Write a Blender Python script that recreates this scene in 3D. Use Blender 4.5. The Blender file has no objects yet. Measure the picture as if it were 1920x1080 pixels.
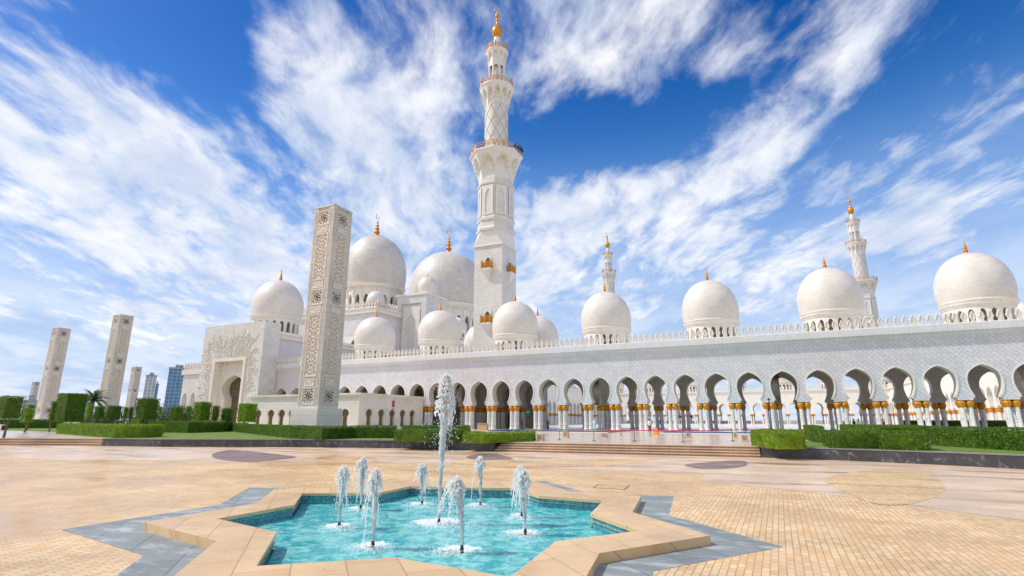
import bpy, bmesh, math, random
from mathutils import Vector, Matrix
R = math.radians
PI = math.pi
C = bpy.context.scene.collection
S = bpy.context.scene

# ------------------------------------------------------------------ camera, sky, sun, exposure
EYE = 2.2
PITCH = math.atan(248.0 / 1013.0)
YAW = R(25.6)
cam_d = bpy.data.cameras.new('camera')
cam = bpy.data.objects.new('camera', cam_d)
C.objects.link(cam)
cam.location = (0, 0, EYE)
cam.rotation_euler = (PI / 2 + PITCH, 0, YAW)
cam_d.sensor_width = 36
cam_d.lens = 36 * 1013.0 / 1920.0
cam_d.clip_start = 0.1
cam_d.clip_end = 20000
S.camera = cam
S.view_settings.view_transform = 'Standard'
S.view_settings.look = 'None'
S.view_settings.gamma = 1
S.view_settings.exposure = 0.2
S.cycles.max_bounces = 8
S.cycles.transparent_max_bounces = 12
S.cycles.caustics_reflective = False
S.cycles.caustics_refractive = False


def ray(px, py):
    x, y, z = px - 960, 1013.0, 540 - py
    fy = y * math.cos(PITCH) - z * math.sin(PITCH)
    fz = y * math.sin(PITCH) + z * math.cos(PITCH)
    return Vector((x * math.cos(YAW) - fy * math.sin(YAW), x * math.sin(YAW) + fy * math.cos(YAW), fz))


def onz(px, py, z=0.0):
    r = ray(px, py); return r * ((z - EYE) / r.z) + Vector((0, 0, EYE))


def ony(px, py, y):
    r = ray(px, py); return r * (y / r.y) + Vector((0, 0, EYE))


def onx(px, py, x):
    r = ray(px, py); return r * (x / r.x) + Vector((0, 0, EYE))


def ond(px, py, d):
    r = ray(px, py); return r * (d / math.hypot(r.x, r.y)) + Vector((0, 0, EYE))


SUN_TO = Vector((-0.62, -0.25, 0.80)).normalized()
sun_d = bpy.data.lights.new('sun', 'SUN')
sun_d.energy = 3.3
sun_d.angle = R(0.5)
sun_d.color = (1.0, 0.92, 0.80)
sun = bpy.data.objects.new('sun', sun_d)
C.objects.link(sun)
sun.rotation_euler = (-SUN_TO).to_track_quat('-Z', 'Y').to_euler()
sun.location = (0, 0, 200)


class NT:
    def __init__(s, tree): s.t = tree; s.n = tree.nodes; s.l = tree.links
    def new(s, typ, **kw):
        n = s.n.new(typ)
        for k, v in kw.items(): setattr(n, k, v)
        return n
    def put(s, sock, v):
        if v is None: return
        if hasattr(v, 'is_output'): s.l.new(v, sock)
        elif isinstance(v, (tuple, list)) and len(v) == 3 and len(sock.default_value) == 4: sock.default_value = (*v, 1)
        else: sock.default_value = v
    def m(s, op, a, b=None, c=None, clamp=False):
        n = s.new('ShaderNodeMath', operation=op, use_clamp=clamp)
        for i, x in enumerate((a, b, c)): s.put(n.inputs[i], x)
        return n.outputs[0]
    def vm(s, op, a, b=None):
        n = s.new('ShaderNodeVectorMath', operation=op)
        s.put(n.inputs[0], a); s.put(n.inputs[1], b); return n.outputs[0]
    def mix(s, f, a, b, blend='MIX'):
        n = s.new('ShaderNodeMix', data_type='RGBA', blend_type=blend)
        s.put(n.inputs[0], f); s.put(n.inputs[6], a); s.put(n.inputs[7], b); return n.outputs[2]
    def ramp(s, v, lo, hi, a=0.0, b=1.0, smooth=True):
        n = s.new('ShaderNodeMapRange', interpolation_type='SMOOTHSTEP' if smooth else 'LINEAR')
        s.put(n.inputs[0], v); s.put(n.inputs[1], lo); s.put(n.inputs[2], hi); s.put(n.inputs[3], a); s.put(n.inputs[4], b)
        return n.outputs[0]
    def noise(s, vec, scale, detail=3, rough=0.5, dist=0.0, out=0):
        n = s.new('ShaderNodeTexNoise')
        s.put(n.inputs['Vector'], vec); n.inputs['Scale'].default_value = scale; n.inputs['Detail'].default_value = detail
        n.inputs['Roughness'].default_value = rough; n.inputs['Distortion'].default_value = dist
        return n.outputs[out]
    def mapping(s, vec, loc=(0, 0, 0), rot=(0, 0, 0), sc=(1, 1, 1)):
        n = s.new('ShaderNodeMapping'); s.put(n.inputs[0], vec)
        n.inputs[1].default_value = loc; n.inputs[2].default_value = rot; n.inputs[3].default_value = sc
        return n.outputs[0]
    def comb(s, x, y, z=0.0):
        n = s.new('ShaderNodeCombineXYZ'); s.put(n.inputs[0], x); s.put(n.inputs[1], y); s.put(n.inputs[2], z); return n.outputs[0]


def make_world():
    w = bpy.data.worlds.new('World'); S.world = w; w.use_nodes = True
    w.node_tree.nodes.clear(); T = NT(w.node_tree)
    out = T.new('ShaderNodeOutputWorld'); bg = T.new('ShaderNodeBackground')
    T.l.new(bg.outputs[0], out.inputs[0]); bg.inputs[1].default_value = 0.1
    sky = T.new('ShaderNodeTexSky', sky_type='NISHITA')
    sky.sun_disc = False
    sky.sun_elevation = math.asin(SUN_TO.z)
    sky.sun_rotation = math.atan2(SUN_TO.x, SUN_TO.y)
    sky.air_density = 1.0; sky.dust_density = 0.4; sky.ozone_density = 3.0
    hs = T.new('ShaderNodeHueSaturation'); hs.inputs['Saturation'].default_value = 1.42; hs.inputs['Value'].default_value = 1.15; hs.inputs['Hue'].default_value = 0.513
    T.l.new(sky.outputs[0], hs.inputs['Color'])
    tc = T.new('ShaderNodeTexCoord'); d = tc.outputs['Generated']
    sp = T.new('ShaderNodeSeparateXYZ'); T.l.new(d, sp.inputs[0])
    x, y, z = sp.outputs
    az = T.m('ARCTAN2', x, y); el = T.m('ARCSINE', z)
    zz = T.m('ADD', T.m('MAXIMUM', z, 0.0), 0.16)
    q = T.comb(T.m('DIVIDE', x, zz), T.m('DIVIDE', y, zz), 0.0)
    q = T.mapping(q, rot=(0, 0, -YAW - R(4)))
    warp = T.vm('SCALE', T.vm('SUBTRACT', T.noise(q, 1.1, 3, 0.55, out=1), (0.5, 0.5, 0.5)), None)
    warp.node.inputs['Scale'].default_value = 0.32
    qw = T.vm('ADD', q, warp)
    n1 = T.noise(T.mapping(qw, loc=(3.1, 1.7, 0.4), rot=(0, 0, R(14)), sc=(1.7, 0.95, 1)), 1.8, 9, 0.57)
    n2 = T.noise(T.mapping(qw, loc=(7.3, 4.1, 2.4), rot=(0, 0, R(-12)), sc=(2.6, 1.1, 1)), 4.6, 7, 0.60)
    nn = T.m('ADD', T.m('MULTIPLY', n1, 0.60), T.m('MULTIPLY', n2, 0.40))
    # soft cloud masses: (pixel x, y, half width, half height in degrees, tilt, weight)
    blobs = [(760, 100, 11, 10, -10, .15), (600, 270, 9, 9, 35, .13), (520, 60, 5, 4, -30, .08), (790, 420, 12, 8, 0, .11), (190, 160, 11, 4, -28, .15), (280, 270, 12, 4, -30, .11), (120, 360, 14, 3.5, -22, .14), (330, 440, 13, 4, -15, .14), (60, 230, 6, 4, -25, .10),
             (860, 270, 5, 8, 20, .11), (1070, 90, 6, 8, 50, .13), (1260, 40, 7, 4, 25, .13), (1350, 110, 4, 7, 50, .13), (1215, 190, 2.5, 3, 30, .10), (1570, 110, 11, 2.0, 36, .13), (1690, 40, 6, 2.0, 36, .10), (1480, 290, 14, 5, 12, .17), (1330, 340, 8, 4, 10, .12), (1090, 390, 9, 5, 8, .15), (1650, 300, 8, 2.2, 22, .10),
             (1850, 90, 6, 4, 30, .11), (1860, 270, 8, 2.5, 30, .11), (1720, 440, 12, 2.5, 15, .12), (1420, 470, 16, 4, 8, .12), (500, 560, 40, 8, 0, .12), (1250, 600, 34, 7, 0, .10), (120, 560, 16, 4, -10, .10),
             (1150, 250, 8, 4, 15, -.12), (310, 30, 7, 4, 0, -.12), (1740, 190, 10, 4, 30, -.10), (60, 440, 5, 3, 0, -.05), (1830, 20, 8, 3, 30, -.05), (420, 150, 3.5, 5, 20, -.10), (1000, 260, 4, 4, 0, -.07), (60, 60, 7, 4, 0, -.04)]
    tot = None
    for px, py, sa, se, tilt, wt in blobs:
        r = ray(px, py).normalized(); a0 = math.atan2(r.x, r.y); e0 = math.asin(r.z)
        da = T.m('MULTIPLY', T.m('SUBTRACT', az, a0), math.cos(e0)); de = T.m('SUBTRACT', el, e0)
        ct, st = math.cos(R(tilt)), math.sin(R(tilt))
        p1 = T.m('ADD', T.m('MULTIPLY', da, ct / R(sa)), T.m('MULTIPLY', de, st / R(sa)))
        p2 = T.m('ADD', T.m('MULTIPLY', da, -st / R(se)), T.m('MULTIPLY', de, ct / R(se)))
        g = T.m('MULTIPLY', T.m('EXPONENT', T.m('MULTIPLY', T.m('ADD', T.m('MULTIPLY', p1, p1), T.m('MULTIPLY', p2, p2)), -1.0)), wt * (.85 if wt > 0 else .9))
        tot = g if tot is None else T.m('ADD', tot, g)
    fw = T.m('ADD', T.m('MULTIPLY', x, -math.sin(YAW)), T.m('MULTIPLY', y, math.cos(YAW)))
    tot = T.m('ADD', tot, T.ramp(fw, 0.25, -0.35, 0.0, 0.22))     # unseen cloud added behind the camera as neutral fill light
    n3 = T.noise(T.mapping(qw, loc=(2, 5, 7), sc=(1.5, 1.0, 1)), 8.0, 6, 0.62)
    dens = T.ramp(T.m('ADD', T.m('ADD', nn, tot), T.m('MULTIPLY', T.m('SUBTRACT', n3, 0.5), 0.15)), 0.50, 0.77)
    low = T.ramp(el, R(0), R(30), 0.74, 0.0)
    dens = T.m('MAXIMUM', T.m('MULTIPLY', dens, T.ramp(n2, 0.35, 0.6, 0.84, 0.97)), low)
    shade = T.ramp(T.noise(T.mapping(qw, loc=(1, 9, 3), sc=(1.6, 1.0, 1)), 2.2, 5, 0.6), 0.32, 0.66)
    cc = T.mix(shade, (5.6, 6.4, 7.9), (8.9, 8.95, 9.2))
    blue = T.mix(T.ramp(el, R(5), R(38), 0.75, 0.0), hs.outputs[0], (1.5, 4.1, 8.8))     # paler azure towards the horizon
    col = T.mix(dens, blue, cc)
    T.l.new(col, bg.inputs[0])


make_world()

# ------------------------------------------------------------------ materials
MATS = {}


def mat(name):
    m = bpy.data.materials.new(name); m.use_nodes = True
    m.node_tree.nodes.clear(); T = NT(m.node_tree)
    o = T.new('ShaderNodeOutputMaterial'); b = T.new('ShaderNodeBsdfPrincipled')
    T.l.new(b.outputs[0], o.inputs[0])
    MATS[name] = m
    return m, T, b, o


def bump(T, b, h, dist, strength=1.0):
    n = T.new('ShaderNodeBump'); n.inputs['Strength'].default_value = strength; n.inputs['Distance'].default_value = dist
    T.put(n.inputs['Height'], h); T.l.new(n.outputs[0], b.inputs['Normal']); return n


def uvc(T): return T.new('ShaderNodeTexCoord').outputs['UV']


def objc(T): return T.new('ShaderNodeTexCoord').outputs['Object']


def stone_tiles(name, c1, c2, mortar, bw, bh, rot=0.0, msize=0.012, rough=0.45, off=0.5, stain=0.10, bmp=0.006, swap=None, patch=None):
    m, T, b, o = mat(name)
    uv = uvc(T)
    v = T.mapping(uv, rot=(0, 0, rot))
    br = T.new('ShaderNodeTexBrick'); T.put(br.inputs['Vector'], v)
    br.offset = off
    br.inputs['Color1'].default_value = (*c1, 1); br.inputs['Color2'].default_value = (*c2, 1); br.inputs['Mortar'].default_value = (*mortar, 1)
    br.inputs['Scale'].default_value = 1; br.inputs['Mortar Size'].default_value = msize; br.inputs['Mortar Smooth'].default_value = 0.3
    br.inputs['Brick Width'].default_value = bw; br.inputs['Row Height'].default_value = bh; br.inputs['Bias'].default_value = -0.2
    n = T.noise(uv, 0.35, 6, 0.6)
    f = T.ramp(n, 0.3, 0.7, 1.0 - stain, 1.0 + stain * 0.3)
    n2 = T.noise(uv, 9, 4, 0.6)
    f2 = T.ramp(n2, 0.3, 0.7, 0.95, 1.03)
    c = T.mix(1.0, br.outputs[0], T.comb(T.m('MULTIPLY', f, f2), T.m('MULTIPLY', f, f2), T.m('MULTIPLY', f, f2)), 'MULTIPLY')
    if patch:
        pm = T.ramp(T.noise(T.mapping(uv, loc=(4, 2, 0), rot=(0, 0, R(25)), sc=patch[5] if len(patch) > 5 else (1, 1, 1)), patch[1], 6, 0.65), patch[2], patch[3])
        c = T.mix(T.m('MULTIPLY', pm, patch[4]), c, patch[0])
        T.put(b.inputs['Roughness'], T.m('SUBTRACT', rough, T.m('MULTIPLY', pm, rough * 0.55)))
    else:
        b.inputs['Roughness'].default_value = rough
    T.put(b.inputs['Base Color'], c)
    if bmp: bump(T, b, T.m('ADD', T.m('MULTIPLY', br.outputs[1], -1.0), T.m('MULTIPLY', n2, 0.25)), bmp)
    return m


def plain_stone(name, c, c2=None, scale=1.5, rough=0.5, vein=None, bmp=0.004, metal=0.0, detail=6):
    m, T, b, o = mat(name)
    v = objc(T); n = T.noise(v, scale, detail, 0.62, 0.4)
    c2 = c2 or tuple(x * 0.86 for x in c)
    col = T.mix(T.ramp(n, 0.35, 0.68), c, c2)
    if vein:
        vn = T.noise(v, scale * 1.7, 5, 0.6, 1.8)
        k = T.ramp(T.m('ABSOLUTE', T.m('SUBTRACT', vn, 0.5)), 0.0, vein[1], 1.0, 0.0)
        col = T.mix(T.m('MULTIPLY', k, vein[2]), col, vein[0])
    T.put(b.inputs['Base Color'], col)
    b.inputs['Roughness'].default_value = rough; b.inputs['Metallic'].default_value = metal
    if bmp: bump(T, b, T.noise(v, scale * 8, 4, 0.6), bmp)
    return m


M_WALL = stone_tiles('herringbone_marble', (.76, .72, .735), (.665, .63, .65), (.42, .40, .41), .92, .46, R(45), .022, .38, .5, .06)
M_COURSE = stone_tiles('coursed_marble', (.79, .765, .72), (.70, .675, .63), (.44, .42, .39), 1.0, .5, 0, .022, .42, .5, .08)
M_DOME = stone_tiles('dome_marble', (.84, .785, .72), (.76, .705, .64), (.54, .495, .44), .62, .27, 0, .018, .4, .5, .08)
M_BIGDOME = stone_tiles('great_dome_marble', (.74, .69, .63), (.65, .60, .54), (.46, .42, .38), 1.1, .5, 0, .04, .45, .5, .10)
M_PLAIN = plain_stone('white_marble', (.82, .79, .74), (.76, .72, .67), .8, .38)
M_TRIM = plain_stone('trim_marble', (.84, .79, .71), (.78, .72, .64), 1.2, .4)
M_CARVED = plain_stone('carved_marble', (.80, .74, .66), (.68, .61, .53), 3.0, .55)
M_GREYTRIM = stone_tiles('cornice_marble', (.80, .765, .77), (.74, .71, .715), (.6, .58, .58), .6, 2.0, 0, .014, .4, .0, .06)
M_CREAM = stone_tiles('cream_marble', (.80, .77, .69), (.76, .73, .66), (.60, .58, .52), 1.2, .6, 0, .008, .4, .5, .12)
M_PYLON = stone_tiles('pylon_stone', (.72, .685, .635), (.655, .62, .575), (.50, .47, .435), 1.6, .8, 0, .02, .6, .5, .14)
M_PYLONBASE = stone_tiles('pylon_plinth_stone', (.74, .70, .67), (.68, .645, .62), (.50, .47, .45), 1.4, .7, 0, .02, .45, .5, .08)
M_LACE = plain_stone('pierced_stone', (.76, .70, .63), (.69, .63, .56), 4.0, .65)
M_HOLESHADE = plain_stone('hollow_shade', (.045, .04, .036), (.03, .028, .026), 2, .9)  # near-black colour stands for the shade inside the pierced screens
M_GOLD = plain_stone('gilded_metal', (.84, .35, .016), (.48, .175, .008), 7.0, .36, metal=0.3)
M_GOLDD = plain_stone('bronze_railing', (.70, .38, .09), (.56, .28, .05), 3.0, .42, metal=0.4)
M_DARKGLASS = plain_stone('bronze_glass', (.10, .075, .05), (.16, .12, .07), 1.0, .18)
M_BRONZE = plain_stone('bronze_screen', (.22, .15, .06), (.12, .08, .035), 9.0, .35, metal=0.3)
M_GRANITE = stone_tiles('dark_granite', (.072, .070, .078), (.045, .044, .050), (.16, .15, .15), 1.6, 3.0, 0, .010, .32, 0, .4, .003, patch=((.22, .20, .205), 2.6, .52, .68, .8))
M_KERBTOP = plain_stone('kerb_cap_stone', (.26, .26, .27), (.20, .20, .21), 2.0, .35)
M_SLATE = stone_tiles('slate_slabs', (.28, .31, .305), (.205, .235, .235), (.12, .13, .135), 1.8, .95, R(45), .008, .6, .5, .2, .004, patch=((.54, .58, .58), 1.5, .47, .68, .7, (.7, 1.6, 1)))
M_COPING = stone_tiles('coping_sandstone', (.78, .54, .29), (.66, .42, .20), (.40, .25, .13), 1.5, .75, R(45), .008, .36, .5, .16, .003, patch=((.55, .30, .11), .9, .48, .72, .65))
M_PAVE = stone_tiles('small_tan_tiles', (.90, .655, .36), (.72, .43, .16), (.47, .27, .115), .25, .115, PI / 2, .0075, .40, .5, .26, .004, patch=((.70, .37, .11), .26, .44, .66, .66, (.6, 1.4, 1)))
M_PAVE2 = stone_tiles('brown_tile_leaf', (.88, .63, .33), (.71, .43, .165), (.46, .27, .12), .25, .115, PI / 2, .008, .40, .5, .2, .004, patch=((.46, .27, .09), .45, .48, .70, .7, (.35, 1.7, 1)))
M_BAND = stone_tiles('pink_marble_band', (.82, .61, .43), (.75, .54, .37), (.58, .40, .27), 2.2, 1.1, R(20), .005, .33, .5, .22, .002, patch=((.44, .25, .115), .30, .50, .68, .8, (.35, 1.9, 1)))
M_PURPLE = stone_tiles('purple_porphyry', (.28, .175, .155), (.22, .14, .13), (.13, .09, .09), .35, .2, R(15), .008, .42, .5, .25, patch=((.36, .27, .25), .6, .5, .7, .6))
M_TERRACE = stone_tiles('terrace_marble', (.74, .60, .48), (.68, .54, .42), (.52, .41, .32), 1.5, .75, 0, .01, .22, .5, .18, .002, patch=((.46, .34, .25), .25, .54, .7, .5))
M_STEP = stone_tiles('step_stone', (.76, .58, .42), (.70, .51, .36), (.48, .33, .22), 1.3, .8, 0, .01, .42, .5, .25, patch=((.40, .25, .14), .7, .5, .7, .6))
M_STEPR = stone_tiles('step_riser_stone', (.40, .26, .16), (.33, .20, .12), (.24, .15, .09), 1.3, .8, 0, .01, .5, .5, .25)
M_BLOCK = plain_stone('lamp_block_stone', (.62, .46, .34), (.52, .37, .27), 5, .6)
M_INLAY = plain_stone('grey_inlay_stone', (.36, .335, .31), (.30, .28, .26), 2, .5)
M_INNER = stone_tiles('bounce_tinted_marble', (.60, .52, .46), (.53, .46, .405), (.36, .31, .27), .9, .45, 0, .014, .45, .5, .1)  # brown tone paints warm bounced light into the shaded arcade walls
M_FLOORW = plain_stone('courtyard_marble', (.80, .78, .75), (.76, .74, .71), .3, .25)
M_IRON = plain_stone('dark_metal', (.05, .05, .055), (.03, .03, .033), 5, .4, metal=.6)
M_STEEL = plain_stone('post_metal', (.30, .28, .24), (.22, .2, .17), 5, .3, metal=.8)
M_ROPE = plain_stone('red_rope', (.55, .035, .04), (.42, .02, .03), 12, .7)
M_BLUETILE = plain_stone('blue_edge_tile', (.02, .06, .22), (.015, .04, .15), 6, .2)
M_WHITEP = plain_stone('white_paint', (.75, .75, .74), None, 3, .5)
M_RED = plain_stone('red_paint', (.5, .03, .04), None, 3, .5)
M_GREEN = plain_stone('green_sign_paint', (.01, .22, .12), None, 3, .4)
M_ORANGE = plain_stone('orange_plastic', (.85, .32, .02), None, 3, .5)
M_SKIN = plain_stone('skin', (.42, .25, .17), None, 6, .6)
M_CLOTHD = plain_stone('dark_cloth', (.03, .03, .04), None, 6, .85)
M_CLOTHW = plain_stone('white_cloth', (.75, .74, .72), None, 6, .85)
M_CLOTHR = plain_stone('red_cloth', (.45, .05, .06), None, 6, .85)
M_HAIR = plain_stone('dark_hair', (.02, .015, .012), None, 6, .7)
M_BARK = plain_stone('bark', (.20, .145, .095), (.12, .085, .055), 6, .9, bmp=.02)
M_WOODDESK = plain_stone('pale_wood', (.55, .38, .18), None, 6, .5)


def shaft_mat():
    m, T, b, o = mat('inlaid_column_marble')
    uv = uvc(T); sp = T.new('ShaderNodeSeparateXYZ'); T.l.new(uv, sp.inputs[0])
    vo = T.new('ShaderNodeTexVoronoi'); T.put(vo.inputs['Vector'], T.mapping(uv, sc=(8.5, 6.0, 1))); vo.inputs['Scale'].default_value = 1.0
    spot = T.ramp(vo.outputs['Distance'], 0.30, 0.42, 1.0, 0.0)
    strip = T.ramp(T.m('ABSOLUTE', T.m('SUBTRACT', T.m('FRACT', T.m('MULTIPLY', sp.outputs[0], 1.6)), 0.5)), 0.24, 0.32, 1.0, 0.0)
    hi = T.ramp(sp.outputs[1], 2.5, 2.9, 1.0, 0.0)
    k = T.m('MULTIPLY', T.m('MULTIPLY', spot, strip), hi)
    T.put(b.inputs['Base Color'], T.mix(k, (.82, .80, .77), (.10, .075, .10)))
    b.inputs['Roughness'].default_value = .25
    return m


M_SHAFT = shaft_mat()


def leaf_mat(name, c1, c2, c3=None):
    m, T, b, o = mat(name)
    g = T.new('ShaderNodeNewGeometry')
    rnd = g.outputs['Random Per Island']
    n = T.noise(objc(T), 2.2, 4, 0.65)
    f = T.m('ADD', T.m('MULTIPLY', rnd, 0.6), T.m('MULTIPLY', T.ramp(n, .36, .64), 0.4))
    col = T.mix(f, c1, c2)
    T.put(b.inputs['Base Color'], col); b.inputs['Roughness'].default_value = .55
    tr = T.new('ShaderNodeBsdfTranslucent'); T.put(tr.inputs[0], T.mix(0.5, col, (.16, .26, .01)))
    ms = T.new('ShaderNodeMixShader'); ms.inputs[0].default_value = .3
    T.l.new(b.outputs[0], ms.inputs[1]); T.l.new(tr.outputs[0], ms.inputs[2]); T.l.new(ms.outputs[0], o.inputs[0])
    return m


M_LEAF = leaf_mat('hedge_leaves', (.02, .07, .004), (.18, .33, .012))
M_LEAFB = leaf_mat('bright_hedge_leaves', (.05, .13, .004), (.36, .54, .012))
M_LEAFD = leaf_mat('dark_tree_leaves', (.03, .07, .02), (.08, .14, .04))
M_PALM = leaf_mat('palm_leaves', (.05, .08, .04), (.13, .16, .08))
M_GRASS = leaf_mat('lawn_grass', (.10, .20, .02), (.22, .30, .03))


def lawn_mat():
    m, T, b, o = mat('lawn_turf')
    n = T.noise(objc(T), 0.6, 6, .7); n2 = T.noise(objc(T), 14, 3, .7)
    c = T.mix(T.ramp(n, .35, .65), (.14, .25, .02), (.28, .32, .05))
    T.put(b.inputs['Base Color'], T.mix(T.ramp(n2, .3, .7), c, (.07, .14, .012))); b.inputs['Roughness'].default_value = .9
    bump(T, b, n2, .05)
    return m


M_LAWN = lawn_mat()


def ground_mat():
    m, T, b, o = mat('sandy_ground')
    n = T.noise(objc(T), .02, 6, .6)
    T.put(b.inputs['Base Color'], T.mix(n, (.40, .34, .25), (.30, .27, .2))); b.inputs['Roughness'].default_value = .95
    return m


M_GROUND = ground_mat()


def water_mat():
    m, T, b, o = mat('turquoise_water')
    v = objc(T)
    w1 = T.noise(v, 2.6, 5, .6, .8); w2 = T.noise(v, 9.0, 4, .6, .5)
    h = T.m('ADD', w1, T.m('MULTIPLY', w2, .35))
    col = T.mix(T.ramp(h, .55, .82), (.025, .50, .55), (.34, .86, .84))  # lighter ripple crests paint the refraction pattern into the colour
    # churned white water round each jet
    fo = None
    for (px, py, rr) in ((823, 978, .95), (636, 985, .5), (699, 1022, .55), (676, 952, .45), (791, 944, .5), (866, 1030, .6), (901, 946, .4), (985, 998, .6), (978, 966, .45)):
        q = onz(px, py, -.13)
        ds = T.new('ShaderNodeVectorMath', operation='DISTANCE'); T.put(ds.inputs[0], v); ds.inputs[1].default_value = (q.x - .05, q.y, 0)
        g = T.ramp(ds.outputs['Value'], 0.05, rr, 1.0, 0.0)
        fo = g if fo is None else T.m('MAXIMUM', fo, g)
    fn = T.m('ADD', T.m('MULTIPLY', T.noise(v, 9.0, 6, .72, .8), .6), T.m('MULTIPLY', T.noise(v, 2.7, 4, .6, .5), .4))
    fk = T.ramp(T.m('ADD', T.m('MULTIPLY', fo, .36), fn), .60, .76)
    col = T.mix(T.m('MULTIPLY', fk, .92), col, (.90, .95, .95))
    T.put(b.inputs['Base Color'], col); T.put(b.inputs['Roughness'], T.m('ADD', .06, T.m('MULTIPLY', fk, .5))); b.inputs['IOR'].default_value = 1.33
    bn = bump(T, b, h, .13, 1.0)
    tr = T.new('ShaderNodeBsdfTransparent'); tr.inputs[0].default_value = (.55, .95, .95, 1)
    ms = T.new('ShaderNodeMixShader'); T.put(ms.inputs[0], T.m('MULTIPLY', .16, T.m('SUBTRACT', 1.0, fk)))
    T.l.new(b.outputs[0], ms.inputs[1]); T.l.new(tr.outputs[0], ms.inputs[2]); T.l.new(ms.outputs[0], o.inputs[0])
    return m


M_WATER = water_mat()


def mosaic_mat():
    m, T, b, o = mat('blue_mosaic')
    uv = uvc(T)
    br = T.new('ShaderNodeTexBrick'); T.put(br.inputs['Vector'], uv); br.offset = 0
    br.inputs['Scale'].default_value = 1; br.inputs['Brick Width'].default_value = .05; br.inputs['Row Height'].default_value = .05
    br.inputs['Mortar Size'].default_value = .004
    br.inputs['Color1'].default_value = (.01, .22, .30, 1); br.inputs['Color2'].default_value = (.10, .52, .55, 1); br.inputs['Mortar'].default_value = (.25, .45, .45, 1)
    wn = T.new('ShaderNodeTexWhiteNoise'); fl = T.vm('FLOOR', T.vm('SCALE', uv, None)); fl.node.inputs[0].links[0].from_node.inputs['Scale'].default_value = 20
    T.put(wn.inputs['Vector'], fl)
    T.put(b.inputs['Base Color'], T.mix(T.m('MULTIPLY', wn.outputs[0], .6), br.outputs[0], (.02, .10, .22)))
    b.inputs['Roughness'].default_value = .15
    return m


M_MOSAIC = mosaic_mat()


def spray_mat():
    m, T, b, o = mat('white_spray')
    b.inputs['Base Color'].default_value = (.98, .98, .98, 1); b.inputs['Roughness'].default_value = .15; b.inputs['Subsurface Weight'].default_value = .6; b.inputs['Subsurface Radius'].default_value = (.2, .2, .2); b.inputs['Subsurface Scale'].default_value = .3
    tr = T.new('ShaderNodeBsdfTranslucent'); tr.inputs[0].default_value = (.99, .99, .99, 1)
    ms = T.new('ShaderNodeMixShader'); ms.inputs[0].default_value = .74
    T.l.new(b.outputs[0], ms.inputs[1]); T.l.new(tr.outputs[0], ms.inputs[2]); T.l.new(ms.outputs[0], o.inputs[0])
    return m


M_SPRAY = spray_mat()


def glass_tower_mat(name, pane, frame, bw, bh):
    m, T, b, o = mat(name)
    uv = uvc(T)
    br = T.new('ShaderNodeTexBrick'); T.put(br.inputs['Vector'], uv); br.offset = 0
    br.inputs['Scale'].default_value = 1; br.inputs['Brick Width'].default_value = bw; br.inputs['Row Height'].default_value = bh
    br.inputs['Mortar Size'].default_value = .35; br.inputs['Mortar Smooth'].default_value = .1
    br.inputs['Color1'].default_value = (*pane, 1); br.inputs['Color2'].default_value = (*(x * .75 for x in pane), 1); br.inputs['Mortar'].default_value = (*frame, 1)
    T.put(b.inputs['Base Color'], br.outputs[0]); b.inputs['Roughness'].default_value = .25
    return m


M_TOWERB = glass_tower_mat('blue_glass_facade', (.11, .25, .43), (.26, .40, .55), 3.6, 3.4)
M_TOWERW = glass_tower_mat('pale_window_facade', (.42, .49, .54), (.70, .72, .73), 3.2, 3.4)
M_TOWERG = glass_tower_mat('grey_facade', (.35, .38, .42), (.5, .52, .54), 8, 3.6)


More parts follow.
